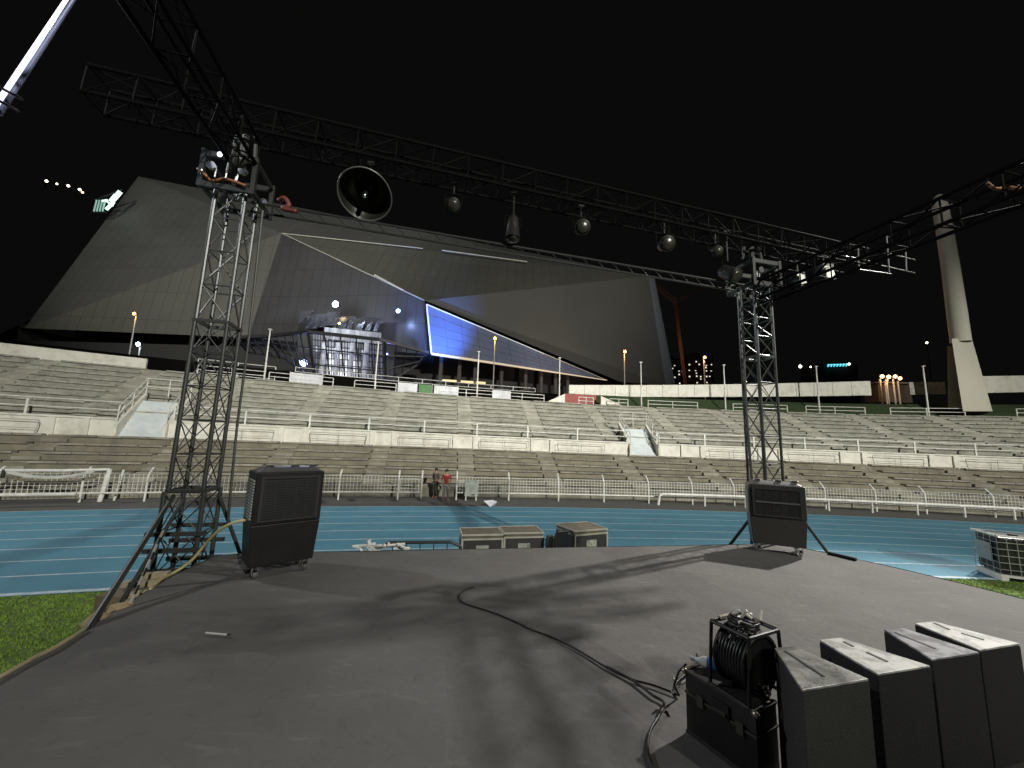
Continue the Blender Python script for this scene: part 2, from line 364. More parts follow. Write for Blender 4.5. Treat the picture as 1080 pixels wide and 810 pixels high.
# red hoarding with white stair walls
RED = mat('red_paint', (.30, .05, .035), .6)
rd = thing('red_hoarding', pol(-2.2, 19.4, 7.3), 'red board between white sloping stair walls where the right wall begins', 'hoarding')
mb = MB(); mb.hexa([pol(-3.3, 19.5, 7.3), pol(-1.5, 19.5, 7.3), pol(-1.5, 19.6, 7.3), pol(-3.3, 19.6, 7.3), pol(-3.3, 19.5, 8.7), pol(-1.5, 19.5, 8.7), pol(-1.5, 19.6, 8.7), pol(-3.3, 19.6, 8.7)]); mb.build('board', RED, rd)
for ta, tb in ((-3.4, -4.6), (-1.4, .1)):
    mb = MB(); mb.poly([pol(ta, 18.2, 7.3), pol(tb, 18.2, 7.3), pol(ta, 18.2, 8.5)]).poly([pol(ta, 18.5, 7.3), pol(tb, 18.5, 7.3), pol(ta, 18.5, 8.5)])
    mb.poly([pol(tb, 18.2, 7.3), pol(tb, 18.5, 7.3), pol(ta, 18.5, 8.5), pol(ta, 18.2, 8.5)]).poly([pol(ta, 18.2, 7.3), pol(ta, 18.5, 7.3), pol(ta, 18.5, 8.5), pol(ta, 18.2, 8.5)])
    mb.build('sloping_wall', WHITE, rd)
# rim railings in short sections
secs = [(-2.7, -1.9), (-1.0, .0), (1.1, 3.75), (5.6, 8.3), (9.2, 11.9), (13.0, 16.0), (17.9, 21)]
slab = ['small white railing before the red board', 'short white railing right of the red board', 'white railing on the rim below the left part of the right wall', 'white railing on the rim behind the right tower',
        'white railing on the rim between right tower and amber lights', 'white railing on the rim just left of the tall mast', 'white railing on the rim right of the tall mast']
def railsec(a, b, r, z, h, label, group, nm='rim_railing', zl=(1.0, .55)):
    th = thing(nm, pol((a+b)/2, r, z), label, 'railing', group)
    mb = MB(); n = max(2, int((b-a)*2))
    for f in zl: mb.path([pol(a+(b-a)*i/n, r, z+h*f) for i in range(n+1)], .035, 8)
    mb.build('rail', WPOLE, th)
    for t in ((a, (a+b)/2, b) if b-a < 4 else [a+(b-a)*i/int((b-a)/1.3) for i in range(int((b-a)/1.3)+1)]): MB().tube(pol(t, r, z), pol(t, r, z+h), .045, 8).build('post', WPOLE, th)
for (a, b), l in zip(secs, slab): railsec(a, b, 17.6, 7.32, .85, l, 'railings on the stand rim')
for a, b, l in ((-21.0, -18.4, 'white railing on the rim left of the left tower'), (-18.2, -15.4, 'white railing on the rim right of the left tower'), (-14.4, -12.4, 'white railing on the rim before the glass entrance'), (-10.2, -7.4, 'white railing on the rim below the blue glass corner'), (-7.0, -4.6, 'white railing on the rim below the lower end of the blue glass')):
    railsec(a, b, 17.7, 7.35, .8, l, 'railings on the stand rim')
railsec(-18, -4.5, 26, 7.33, 2.6, 'long high white railing across the terrace before the building', 'terrace railings', 'terrace_railing', (1, .82, .5))
railsec(-21.9, -18.6, 23, 7.33, 2.0, 'white railing on the terrace at the left, beyond the left tower', 'terrace railings', 'terrace_railing', (1, .7, .4))
# banners on the terrace
BAN = mat('banner_white', (.75, .76, .78), .6, c2=(.5, .5, .55), scale=1.3)
GRN = mat('banner_green', (.08, .22, .07), .6)
for a, b, l, M in ((-17.6, -16.1, 'white banner left of the glass entrance', BAN), (-12.4, -11.4, 'white banner right of the glass entrance, left of the green one', BAN),
                (-11.3, -10.6, 'green banner between two white banners on the terrace', GRN), (-10.5, -9.2, 'white banner right of the green one', BAN), (-7.3, -6.3, 'small pale banner near the terrace right end', BAN)):
    th = thing('banner', pol((a+b)/2, 20, 7.33), l, 'banner', 'banners on the terrace')
    mb = MB(); mb.hexa([pol(a, 20, 7.5), pol(b, 20, 7.5), pol(b, 20.04, 7.5), pol(a, 20.04, 7.5), pol(a, 20, 8.6), pol(b, 20, 8.6), pol(b, 20.04, 8.6), pol(a, 20.04, 8.6)]); mb.build('cloth', M, th)
    for t in (a, b): MB().tube(pol(t, 20.08, 7.33), pol(t, 20.08, 8.7), .03, 6).build('post', WPOLE, th)
# slim rim lamp poles
rl = [(-18.55, 'left of the glass entrance, right of the left tower'), (-13.5, 'right of the glass entrance'), (-8.2, 'before the bright left end of the blue glass'), (-3.65, 'at the red board'),
      (.95, 'between the red board and the tower blocks'), (5.5, 'just left of the right tower'), (10.2, 'right of the right tower before the blue sign'), (15.0, 'just left of the tall mast'), (-25.5, 'at the far left of the rim')]
for t, l in rl:
    if t == -25.5: continue
    h = 5.2
    th = thing('lamp_pole', pol(t, 18.9, 7.33), 'slim white lamp pole '+l, 'lamp pole', 'slim poles on the stadium rim')
    b = pol(t, 18.9, 7.33); MB().tube(b, b+Vector((0, 0, h)), .085, 8, .055).build('pole', WPOLE, th)
    MB().tube(b, b+Vector((0, 0, .12)), .18, 10).build('base_plate', WPOLE, th)
    MB().box(-.14, .14, -.1, .1, h, h+.08, Matrix.Translation(b)).build('lamp_head', WPOLE, th)

# ---------------------------------------------------------------- fence
def fence(name, posts, label):
    th = thing('mesh_fence', pol(sum(posts)/len(posts), 0), label, 'fence', 'white mesh fences along the track')
    for t in posts:
        MB().path([pol(t, 0, 0, False), pol(t, 0, 1.12, False), pol(t, .12, 1.3, False), pol(t, .38, 1.52, False)], .045, 8).build('post', WPOLE, th)
    for a, b in zip(posts, posts[1:]):
        mb = MB(); n = max(2, int(math.radians(b-a)*RF/.17))
        for i in range(1, n):
            t = a+(b-a)*i/n; mb.tube(pol(t, .02, .42, False), pol(t, .02, 1.25, False), .011, 4, cap=False)
        for k in range(6):
            mb.path([pol(a+(b-a)*i/4, .02, .42+k*.165, False) for i in range(5)], .011, 4)
        mb.build('mesh_panel', WPOLE, th)
    mb = MB(); n = len(posts)*4
    mb.path([pol(posts[0]+(posts[-1]-posts[0])*i/n, 0, .40, False) for i in range(n+1)], .04, 8)
    mb.build('bottom_rail', WPOLE, th)
    return th
fl = fence('f', [-29.6, -28, -26.4, -24.8, -23.1, -21.3, -19.56, -18.15, -16.7, -14.9, -13.07, -11.25, -10.5], 'white mesh fence along the track from the left edge to the gate opening')
gt = MB(); gt.path([pol(-11.2, -.03, .45, False), pol(-11.2, -.03, 1.1, False), pol(-10.6, -.03, 1.1, False), pol(-10.6, -.03, .45, False)], .03, 6); gt.build('small_gate_frame', WPOLE, fl)
fence('f', [-9.34, -7.55, -5.8, -4.17, -2.55, -.97, .53, 2.1, 3.7, 5.38, 6.96, 9, 10.7, 12.5, 14.3, 16.1], 'white mesh fence along the track from the gate opening to the right edge')
br = thing('barrier_rail', pol(4, -.55), 'low thick white barrier rail standing before the right mesh fence', 'rail')
mb = MB(); mb.path([pol(-2.35, -.55, 0, False), pol(-2.3, -.55, .5, False)]+[pol(-2.2+i*.5, -.55, .62, False) for i in range(38)], .07, 8); mb.build('rail', WPOLE, br)
for i in range(13): MB().tube(pol(-.7+i*1.42, -.55, 0, False), pol(-.7+i*1.42, -.55, .6, False), .05, 8).build('leg', WPOLE, br)
# white cabinet at the gate
cb = thing('cabinet', pol(-8.9, -.1), 'pale box cabinet fixed beside the gate post', 'cabinet')
Mx = Matrix.Translation(pol(-8.85, -.15, 0, False)) @ Matrix.Rotation(math.radians(8.8), 4, 'Z')
CABM = mat('cabinet_paint', (.55, .6, .54), .5)
MB().box(-.36, .36, -.1, .1, .25, 1.1, Mx).build('body', CABM, cb, bevel=.015)
MB().box(-.3, .3, -.12, -.1, .32, 1.02, Mx).build('door', CABM, cb)
MB().box(-.32, -.25, -.06, .06, 0, .25, Mx).box(.25, .32, -.06, .06, 0, .25, Mx).build('leg', CABM, cb)
MB().box(0, .2, -.13, -.12, .3, .36, Mx).build('vent', BLK, cb)
# small football goal at the left
gl = thing('football_goal', pol(-21.5, -.9), 'small white football goal with sagging net before the left fence', 'goal')
mb = MB(); mb.path([pol(-24.0+i*.6, -.7, 1.46, False) for i in range(8)]+[P(116, 495, G(105, 529).y)], .06, 8); mb.build('crossbar', WPOLE, gl)
GBs = G(105, 529); GTp = P(116, 495, GBs.y); MB().tube(GTp, GBs, .09, 8).build('goalpost', WPOLE, gl)
MB().tube(pol(-24.0, -.7, 1.46, False), pol(-24.1, -1.0, .0, False), .09, 8).build('goalpost', WPOLE, gl)
MB().tube(GTp+Vector((.15, .5, -.05)), GBs+Vector((.3, .35, 0)), .045, 8).build('back_stay', WPOLE, gl)
mb = MB(); mb.path([pol(-25+i*.7, -.8, .47, False) for i in range(9)], .07, 8)
mb.build('low_bar', WPOLE, gl)
for t in (-23.3, -21.9): MB().tube(pol(t, -.8, .47, False), pol(t-.15, -1.0, 0, False), .05, 6).build('leg', WPOLE, gl)
mb = MB()
for k, (a, b, sag) in enumerate(((-23.9, -20.9, .55), (-20.9, -19.15, .28))):
    pts = [pol(a+(b-a)*i/14, -.68, 1.40-sag*math.sin(math.pi*i/14)**.8, False) for i in range(15)]
    for o in (0, .04, .08): mb.path([q+Vector((0, 0, o)) for q in pts], .03, 5)
    for i in range(1, 14):
        t = a+(b-a)*i/14; mb.tube(pol(t, -.68, 1.45, False), pts[i], .008, 4)
mb.build('net', mat('net_cord', (.6, .6, .56), .8), gl)
MB().tube(pol(-20.9, -.72, 1.15, False), pol(-20.9, -.72, 1.5, False), .06, 6).build('net_tie', BLK, gl)
# litter on the track
ltr = MB(); c = G(517, 534); 
ltr.poly([c+Vector((-.35, .1, .25)), c+Vector((.1, .15, .3)), c+Vector((.35, .1, .22)), c+Vector((0, -.15, .02))]).poly([c+Vector((-.35, .1, .25)), c+Vector((0, -.15, .02)), c+Vector((-.1, .2, .01))]).poly([c+Vector((.35, .1, .22)), c+Vector((0, -.15, .02)), c+Vector((.2, .2, .01))])
o = ltr.build('paper_litter', BAN); sm = o.modifiers.new('s', 'SOLIDIFY'); sm.thickness = .01
tag(o, 'crumpled white paper lying on the far edge of the blue track', 'litter')

# ---------------------------------------------------------------- tall mast
MAST = mat('mast_concrete', (.58, .555, .46), .8, c2=(.48, .46, .38), scale=.25, stretch=(1, 1, .3))
bp_ = pol(16.75, 18.2, 7.5, False)
ms = thing('lighting_mast', bp_, 'tall tapered pale concrete mast with flared foot above the right stand', 'mast')
pl = P(1004, 361, bp_.y); 
def ringpts(c, rx, ry, n=16): return [Vector((c.x+rx*math.cos(6.2832*i/n), c.y+ry*math.sin(6.2832*i/n), c.z)) for i in range(n)]
mb = MB(); sect = []
for (ua, ub, v) in ((1004, 1023, 361), (1000, 1018.5, 330), (994, 1010.5, 280), (988, 1003.5, 240), (983.5, 998, 214)):
    a = P(ua, v, bp_.y); b = P(ub, v, bp_.y); sect.append(((a+b)/2, (b-a).length/2))
k0 = None
for (c_, r_) in sect:
    k = len(mb.v); c_.x = c_.x; c_.y = bp_.y
    mb.v += [tuple(q) for q in ringpts(c_, r_/1.22, r_/1.22)]
    if k0 is not None:
        for i in range(16): j = (i+1) % 16; mb.f.append((k0+i, k0+j, k+j, k+i))
    k0 = k
tc_, tr = sect[-1]
for dz, f in ((.5, .85), (.8, .5), (.9, .1)):
    k = len(mb.v); mb.v += [tuple(q) for q in ringpts(tc_+Vector((0, 0, dz)), tr/1.22*f, tr/1.22*f)]
    for i in range(16): j = (i+1) % 16; mb.f.append((k0+i, k0+j, k+j, k+i))
    k0 = k
mb.f.append(tuple(k0+i for i in range(16)))
mb.build('shaft', MAST, ms, smooth=True)
c0, rr = sect[0]
yb = bp_.y
def leg(nm, q, yf, dd):
    f_ = [P(u, v, yf) for u, v in q]; k_ = [P(u, v, yf+dd) for u, v in q]
    MB().hexa([f_[0], f_[1], k_[1], k_[0], f_[3], f_[2], k_[2], k_[3]]).build(nm, MAST, ms, bevel=.06)
leg('front_leg', ((1015.5, 434), (1047, 434), (1025, 357), (1003.5, 357)), yb-.35, 1.2)
leg('rear_leg', ((1000, 430), (1015, 430), (1006, 365), (999.5, 365)), yb+1.6, 1.0)

# ---------------------------------------------------------------- faceted building
FD = mat('cladding_dark', (.125, .125, .118), .6, c2=(.10, .10, .095), scale=.05)
FG = mat('cladding_green', (.135, .135, .115), .55, c2=(.115, .115, .097), scale=.05)
FP = mat('cladding_grey', (.12, .117, .12), .35, .3, c2=(.09, .088, .09), scale=.06, bump=.5, bscale=.3)
for M_ in (FD, FG, FP): joints(M_, 2.4, 7.0)
V = dict(A=P(26, 346, 84), B=P(146, 186, 106), F=P(297, 246, 90), Gp=P(448, 317, 82), M=P(453, 374, 80), L=P(655, 403, 98), E=P(684, 291, 112), K=P(702, 406, 108), J=P(262, 356, 86))
bl = thing('arena_building', Vector((-10, 90, 7)), 'huge dark faceted building with blue glass corner behind the grandstand', 'building')
mb = MB(); mb.poly([V['A'], V['F'], V['B']]).poly([V['B'], V['F'], V['E']])
def back(p, d=34): return Vector((p.x*1.0+(0 if p.x > -40 else 10), p.y+d, p.z))
mb.poly([V['B'], V['E'], back(V['E']), back(V['B'])]).poly([V['A'], V['B'], back(V['B']), back(V['A'])]).poly([back(V['A']), back(V['B']), back(V['E']), back(V['K'])])
mb.build('upper_cladding', FD, bl)
mb = MB(); mb.poly([V['F'], V['Gp'], V['E']]).poly([V['A'], V['J'], V['F']]); mb.build('wall_facet', FG, bl)
mb = MB(); mb.poly([V['Gp'], V['L'], V['K'], V['E']]); mb.build('wall_facet', FD if False else mat('cladding_mid', (.125, .124, .112), .6, c2=(.11, .11, .10), scale=.05), bl)
mb = MB(); mb.poly([V['F'], V['J'], V['M'], V['Gp']]); mb.build('wall_facet', FP, bl)
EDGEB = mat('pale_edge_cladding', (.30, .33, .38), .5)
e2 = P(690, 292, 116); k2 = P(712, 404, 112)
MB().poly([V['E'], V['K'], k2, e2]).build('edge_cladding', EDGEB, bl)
MB().poly([e2, k2, back(V['K']), back(V['E'])]).build('side_wall', FD, bl)
GL = mat('blue_glass_facade', (.17, .20, .30), .4, .0, c2=(.14, .165, .25), scale=.12)
def toward(p, k=.985): return CP+(p-CP)*k
g1, g2, g3 = toward(P(450, 321, 81)), toward(P(455, 373, 79.5)), toward(P(640, 401, 96))
MB().poly([g1, g2, g3]).build('glass_facade', GL, bl)
mull = MB()
for k in range(1, 12):
    f = k/12; a = g1.lerp(g3, f); b = g2.lerp(g3, f); mull.tube(toward(a, .998), toward(b, .998), .03, 4)
for k in range(1, 5):
    f = k/5; a = g1.lerp(g2, f); mull.tube(toward(a, .998), toward(g3, .998), .025, 4)
mull.build('mullion', mat('mullion', (.14, .165, .25), .4), bl)
GLINTW = mat('trim_glint', (.8, .8, .8), .5, emit=(.95, .97, 1), estr=.38); GLINTO = mat('trim_glint_warm', (.8, .7, .5), .5, emit=(1, .80, .55), estr=.42); GLINTD = mat('trim_glint_dim', (.6, .6, .5), .5, emit=(1, .95, .75), estr=.05)  # emission paints the light caught by the metal edge trims
t1_ = P(655, 372, 97); 
MB().tube(toward(g1, .995), toward(g1.lerp(g3, .62), .995), .15, 6, .10).build('bright_trim', GLINTW, bl)
MB().tube(toward(g1.lerp(g3, .62), .995), toward(g3, .995), .14, 6, .08).build('bright_trim', GLINTD, bl)
MB().tube(toward(g1, .995), toward(g2, .995), .17, 6, .2).build('bright_trim', GLINTW, bl)
MB().tube(toward(g2, .995), toward(g2.lerp(g3, .55), .995), .30, 6, .2).build('bright_trim', GLINTO, bl)
MB().tube(toward(g2.lerp(g3, .55), .995), toward(g3, .995), .2, 6, .1).build('bright_trim', GLINTO, bl)
MB().tube(toward(V['F'], .995), toward(V['Gp'], .995), .16, 6).build('bright_trim', mat('edge_trim', (.45, .44, .38), .5), bl)
f1 = toward(P(395, 290, 84), .994); f2 = toward(P(425, 306, 83), .994); MB().tube(f1, f2, .2, 6).build('bright_trim', GLINTD, bl)
a_ = V['F'].lerp(V['E'], .0); MB().tube(toward(P(297, 246, 90), .995), toward(P(446, 262, 97), .99), .10, 6).build('bright_trim', GLINTD, bl)
MB().tube(toward(P(466, 264, 98), .985), toward(P(556, 276, 103), .985), .15, 6).build('bright_trim', mat('trim_glint_mid', (.6, .6, .5), .5, emit=(1, .95, .75), estr=.05), bl)  # faint emission paints the bright fold line
# recessed base under the overhang
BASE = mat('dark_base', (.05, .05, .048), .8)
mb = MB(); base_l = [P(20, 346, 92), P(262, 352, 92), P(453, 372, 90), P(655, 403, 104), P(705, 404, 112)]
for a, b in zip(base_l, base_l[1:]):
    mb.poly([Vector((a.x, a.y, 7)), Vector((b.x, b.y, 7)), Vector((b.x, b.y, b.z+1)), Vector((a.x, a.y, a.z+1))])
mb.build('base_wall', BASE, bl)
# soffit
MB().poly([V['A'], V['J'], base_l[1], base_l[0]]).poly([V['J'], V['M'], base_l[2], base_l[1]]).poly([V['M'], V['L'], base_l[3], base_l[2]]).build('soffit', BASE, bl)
for u in (462, 479, 494, 520, 545, 562, 578, 592):
    f = (u-453)/(655-453); t = V['M'].lerp(V['L'], f)+Vector((0, 2, 0))
    MB().tube(Vector((t.x, t.y, 7)), Vector((t.x, t.y, t.z+.3)), .45, 10).build('column', mat('column_concrete', (.12, .11, .10), .8), bl)
MB().tube(P(464, 401, 84), P(512, 404, 86), .25, 6).build('light_strip', mat('warm_strip', (.8, .7, .5), .5, emit=(1, .72, .35), estr=.9), bl)
# glazed entrance
ent = thing('glass_entrance', P(365, 400, 76), 'brightly lit glass entrance under a dark steel lattice canopy', 'entrance')
LOB = [mat('lobby_glow_bright', (.7, .7, .7), .5, emit=(.95, .97, 1), estr=1.0), mat('lobby_glow', (.5, .5, .5), .5, emit=(.7, .78, 1), estr=.3), mat('lobby_glow_dim', (.2, .2, .2), .5, emit=(.6, .65, .9), estr=.05)]
DK = mat('dark_steel_beam', (.025, .025, .03), .5)
random.seed(3)
nx, ny = 26, 8
for i in range(nx):
    for j in range(ny):
        ua = 330+(404-330)*i/nx; ub = 330+(404-330)*(i+1)/nx-.9
        va = 352+(402-352)*j/ny+(ua-318)*.07; vb = 352+(402-352)*(j+1)/ny-1.1+(ua-318)*.07
        w_ = math.exp(-((ua-362)/26)**2)*(.5+.6*j/ny)+random.uniform(-.35, .25)
        M = LOB[0] if w_ > .72 else LOB[1] if w_ > .4 else LOB[2]
        MB().poly([P(ua, va, 80), P(ub, va, 80), P(ub, vb, 80), P(ua, vb, 80)]).build('window', M, ent)
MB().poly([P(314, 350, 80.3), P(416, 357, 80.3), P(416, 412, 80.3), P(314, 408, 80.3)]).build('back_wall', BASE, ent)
for i in range(4):
    u = 342+i*15; a = P(u, 362, 79); MB().tube(Vector((a.x, a.y, 7.3)), a, .5, 12).build('column', mat('lobby_column', (.7, .7, .7), .5), ent)
fr = MB()
top = [P(250, 356, 70), P(287, 354, 70), P(325, 350, 69), P(400, 358, 71), P(452, 372, 75)]
bot = [P(262, 372, 76), P(300, 378, 75), P(333, 402, 72), P(402, 408, 74), P(440, 385, 78)]
def lerp_path(pts, f):
    x = f*(len(pts)-1); i = min(int(x), len(pts)-2); return pts[i].lerp(pts[i+1], x-i)
fr.path(top, .4, 4)
for f in (.33, .66): fr.path([a.lerp(b, f) for a, b in zip(top, bot)], .16, 4)
fr.path(bot, .28, 4)
for i in range(19):
    f = i/18; fr.tube(lerp_path(top, f), lerp_path(bot, f), .3 if i in (0, 9, 4, 14, 18) else .13, 4)
fr.build('lattice_frame', DK, ent)
cg = MB()
for a, b, c_, d_ in zip(top, top[1:], bot[1:], bot): cg.poly([a+Vector((0, .3, 0)), b+Vector((0, .3, 0)), c_+Vector((0, .3, 0)), d_+Vector((0, .3, 0))])
gm = mat('canopy_glass', (.3, .33, .4), .1); gm.node_tree.nodes['Principled BSDF'].inputs['Alpha'].default_value = .10
cg.build('glazing', gm, ent)
MB().hexa([P(342, 357, 79), P(402, 363, 79), P(402, 363, 83), P(342, 357, 83), P(342, 345, 79), P(402, 351, 79), P(402, 351, 83), P(342, 345, 83)]).build('upper_board_band', mat('pale_panel', (.42, .42, .42), .6, emit=(.9, .95, 1), estr=.05, c2=(.08, .08, .08), scale=1.6, stretch=(1, 1, .1)), ent)  # faint emission stands in for light falling on the pale boards
random.seed(9)
for k in range(9):
    u = 322+k*9+random.uniform(-2, 2); v = 336+(k*1.2)+random.uniform(-5, 3); q = P(u, v, 80)
    mb = MB(); s_ = 1.6
    mb.poly([q+Vector((-s_, .5, -s_)), q+Vector((s_*.8, -.7, -s_*1.1)), q+Vector((s_*1.1, .3, s_)), q+Vector((-s_*.6, -.4, s_*.7))]); o = mb.build('folded_panel', mat('shiny_panel', (.25, .25, .27), .25, .8), ent); sm = o.modifiers.new('s', 'SOLIDIFY'); sm.thickness = .2
def lamp(name, u, v, d, colr, power, rad, label, est, body=True, pole=None, group=None, cat='lamp', light_r=.3):
    c_ = P(u, v, d); th = thing(name, Vector((c_.x, c_.y, pole if pole else c_.z-.5)), label, cat, group)
    mb = MB(); bpy_m = mat('lens_%s_%.1f' % (''.join('%d' % int(x*9) for x in colr), est), colr, .4, emit=colr, estr=est)
    mb.lathe(c_, (0, -1, -.15), [(-rad*.6, rad*.4), (-rad*.2, rad*.85), (rad*.2, rad), (rad*.5, rad*.8), (rad*.7, rad*.3)], 12); mb.build('lens', bpy_m, th, smooth=True)
    hb = MB(); hb.lathe(c_+Vector((0, rad*.25, 0)), (0, 1, .15), [(0, rad*1.15), (rad*.5, rad*1.1), (rad*.9, rad*.5)], 12); hb.build('housing', BLK, th, smooth=True)
    if pole: MB().tube(Vector((c_.x, c_.y+rad*1.2, pole)), Vector((c_.x, c_.y+rad*1.2, c_.z)), .09 if d < 70 else .14, 8).build('pole', PIPE, th)
    if power:
        l = bpy.data.lights.new('glow', 'POINT'); l.energy = power; l.color = colr; l.shadow_soft_size = light_r
        o = bpy.data.objects.new('light_source', l); col.objects.link(o); o.parent = th; o.location = (c_+Vector((0, -rad*1.6, 0)))-th.location
    return th
lamp('floodlight', 354, 321, 76, (.72, .82, 1), 5500, .62, 'brilliant blue white floodlight above the glass entrance', 30, cat='floodlight', light_r=.6)
lamp('floodlight', 420, 328, 79, (.35, .5, 1), 900, .45, 'small blue floodlight right of the brilliant one above the entrance', 10, cat='floodlight')
lamp('floodlight', 321, 383, 74, (.35, .5, 1), 900, .7, 'blue lamp behind the left side of the entrance lattice', 6, cat='floodlight')
lamp('floodlight', 408, 374, 76, (.35, .3, 1), 350, .35, 'violet lamp behind the right side of the entrance lattice', 2, cat='floodlight')
lamp('floodlight', 358, 341, 77, (1, .75, .3), 120, .25, 'tiny yellow lamp just below the brilliant floodlight', 5, cat='floodlight')
# added unseen spots give the glass its blue and warm gradient
def spot(name, loc, aim, power, colr, cone, blend=1, radius=.4):
    return flood(name, loc, aim, power, colr, cone, blend, radius)
spot('added_facade_wash', P(478, 392, 66), g1.lerp(g2, .45).lerp(g3, .06), 75000, (.10, .26, 1), 50)
spot('added_facade_wash', P(600, 402, 70), g3.lerp(g1, .3), 5000, (1, .72, .6), 70)
# street lamps
for u, v, d, l, tz in ((142, 331, 62, 'amber street lamp beyond the left wall with its pole', 7), (522, 357, 62, 'amber street lamp before the blue glass', 7), (659, 371, 62, 'amber street lamp at the right foot of the building', 7), (743, 377, 66, 'amber street lamp before the lit tower blocks', 7)):
    lamp('street_lamp', u, v, d, (1, .50, .14), 700, .26, l, 2.6, pole=tz, group='amber street lamps beyond the rim', cat='street lamp')
lamp('street_lamp', 146, 363, 60, (.65, .82, 1), 500, .32, 'cold white lamp low beyond the left wall', 16, pole=7, cat='street lamp')
for k, (u, v) in enumerate(((930, 397), (937, 397.5), (944, 397), (949, 399), (935, 401))):
    lamp('work_light', u, v, 47+k*.2, (1, .58, .3), 260 if k < 2 else 0, .24 if k < 4 else .17, ('leftmost', 'second from left', 'third from left', 'rightmost', 'lowest')[k]+' amber work light in the gap of the right wall', 3, group='amber work lights in the wall gap', pole=9.3)
GB = thing('gate_hut', P(940, 410, 47), 'dark low hut in the gap of the right wall', 'hut')
q = P(943, 412, 48.5); MB().box(-2, 2.2, 0, 2, -1.5, .9, Matrix.Translation(q)).build('wall', mat('hut_wall', (.07, .055, .04), .8), GB); MB().box(-2.3, 6, -.4, 2.4, .9, 1.05, Matrix.Translation(q)).build('roof', mat('hut_roof', (.2, .19, .17), .7), GB)

# ---------------------------------------------------------------- distant things
HILL = mat('hill_dark', (.012, .012, .014), .95, scale=.02)
hb = MB(); prev = None
def hillf(x): return 7+max(0, 150*math.exp(-((x+430)/210)**2))+max(0, 38*math.exp(-((x-330)/260)**2))
xs = [-900+i*45 for i in range(41)]
for a, b in zip(xs, xs[1:]):
    hb.poly([(a, 330, 5), (b, 330, 5), (b, 420, hillf(b)), (a, 420, hillf(a))]); hb.poly([(a, 420, hillf(a)), (b, 420, hillf(b)), (b, 600, hillf(b)*.8), (a, 600, hillf(a)*.8)])
struct('hills', hb, HILL)
for k, (u, v, s) in enumerate(((49, 191, 1), (60, 194, .7), (72, 196, 1), (84, 200, 1), (87, 203, .8))):
    c_ = P(u, v, 250); th = thing('hillside_lamp', Vector((c_.x, c_.y, c_.z-6)), ('leftmost', 'second', 'middle', 'fourth', 'rightmost, amber')[k]+' of the small distant lamps in a row left of the building top', 'distant lamp', 'distant lamps at upper left')
    MB().lathe(c_, (0, 0, 1), [(-.9*s, .3), (0, .9*s), (.9*s, .3)], 8).build('bulb', mat('far_bulb%d' % (k == 4), (.9, .9, .8), .5, emit=(1, .9, .7) if k != 4 else (1, .55, .3), estr=5), th)
    MB().tube(c_-Vector((0, 0, 6)), c_, .3, 6).build('pole', HILL, th)
# rooftop lit sign
sg = thing('rooftop_sign', P(112, 222, 96), 'cold white lit sign frame on the left slope of the building', 'sign')
SGM = mat('sign_glow', (.6, .9, .8), .5, emit=(.75, 1, .92), estr=1.6)
for a, b, r in (((112, 221), (120, 213), .35), ((117, 213), (123, 206), .55), ((121, 209), (127, 202), .5), ((108, 212), (113, 211), .25), ((112, 212), (119, 217), .2)):
    MB().tube(P(*a, 94), P(*b, 94), r, 6).build('light_tube', SGM, sg)
SGD = mat('sign_glow_dim', (.4, .7, .6), .5, emit=(.5, .8, .75), estr=.25)
for k in range(4): MB().tube(P(99+k*3, 223, 94), P(102+k*3, 211, 94), .18, 5).build('light_tube', SGD, sg)
MB().tube(P(97, 224, 94.6), P(112, 224, 94.6), .25, 5).tube(P(100, 211, 94.6), P(129, 200, 94.6), .25, 5).build('sign_frame', DK, sg)
# tower blocks with lit windows
WNM = mat('far_window', (.9, .9, .8), .5, emit=(1, .93, .75), estr=.9)
for (ua, ub, va, lab, seed) in ((699, 722, 378, 'distant dark apartment tower with scattered lit windows, left of the crane foot', 1), (724, 752, 374, 'distant dark apartment tower with scattered lit windows, right of the crane', 5)):
    a = P(ua, va, 240); b = P(ub, va, 240); th = thing('apartment_tower', Vector(((a.x+b.x)/2, 240, 7)), lab, 'building', 'distant apartment towers')
    MB().box(a.x, b.x, 240, 262, 6, a.z).build('wall', mat('tower_wall', (.05, .04, .035), .8), th)
    random.seed(seed); 
    cx = [a.x+2+(b.x-a.x-4)*i/4 for i in range(5)]
    for z in range(9):
        for x in cx:
            if random.random() < .36:
                zz = a.z-2.5-z*1.9+random.uniform(-.3, .3); x += random.uniform(-.9, .9); h_ = random.uniform(.22, .5); MB().box(x-.4, x+.4, 239.8, 239.97, zz-h_, zz+h_).build('window', WNM, th)
    MB().box((a.x+b.x)/2-2, (a.x+b.x)/2+2, 245, 250, a.z, a.z+2.5).build('roof', mat('tower_wall', (.05,)*3), th)
# crane
cr = thing('tower_crane', P(722, 405, 200), 'rusty red tower crane between the building and the right tower', 'crane')
RUST = mat('crane_red', (.20, .09, .05), .6, emit=(.25, .08, .05), estr=.0)
def lattice(mb, a, b, w, n, r, rb):
    a = Vector(a); b = Vector(b); d = (b-a).normalized(); u = d.cross(Vector((0, 1, 0)) if abs(d.y) < .9 else Vector((0, 0, 1))).normalized(); v = d.cross(u)
    cs = [u*w/2*i+v*w/2*j for i, j in ((-1, -1), (1, -1), (1, 1), (-1, 1))]
    for c_ in cs: mb.tube(a+c_, b+c_, r, 6)
    for k in range(n):
        p = a.lerp(b, k/n); q = a.lerp(b, (k+1)/n)
        for i in range(4):
            j = (i+1) % 4
            mb.tube(p+cs[i], q+cs[j], rb, 5) if (k+i) % 2 else mb.tube(p+cs[j], q+cs[i], rb, 5)
            mb.tube(q+cs[i], q+cs[j], rb, 5)
    return mb
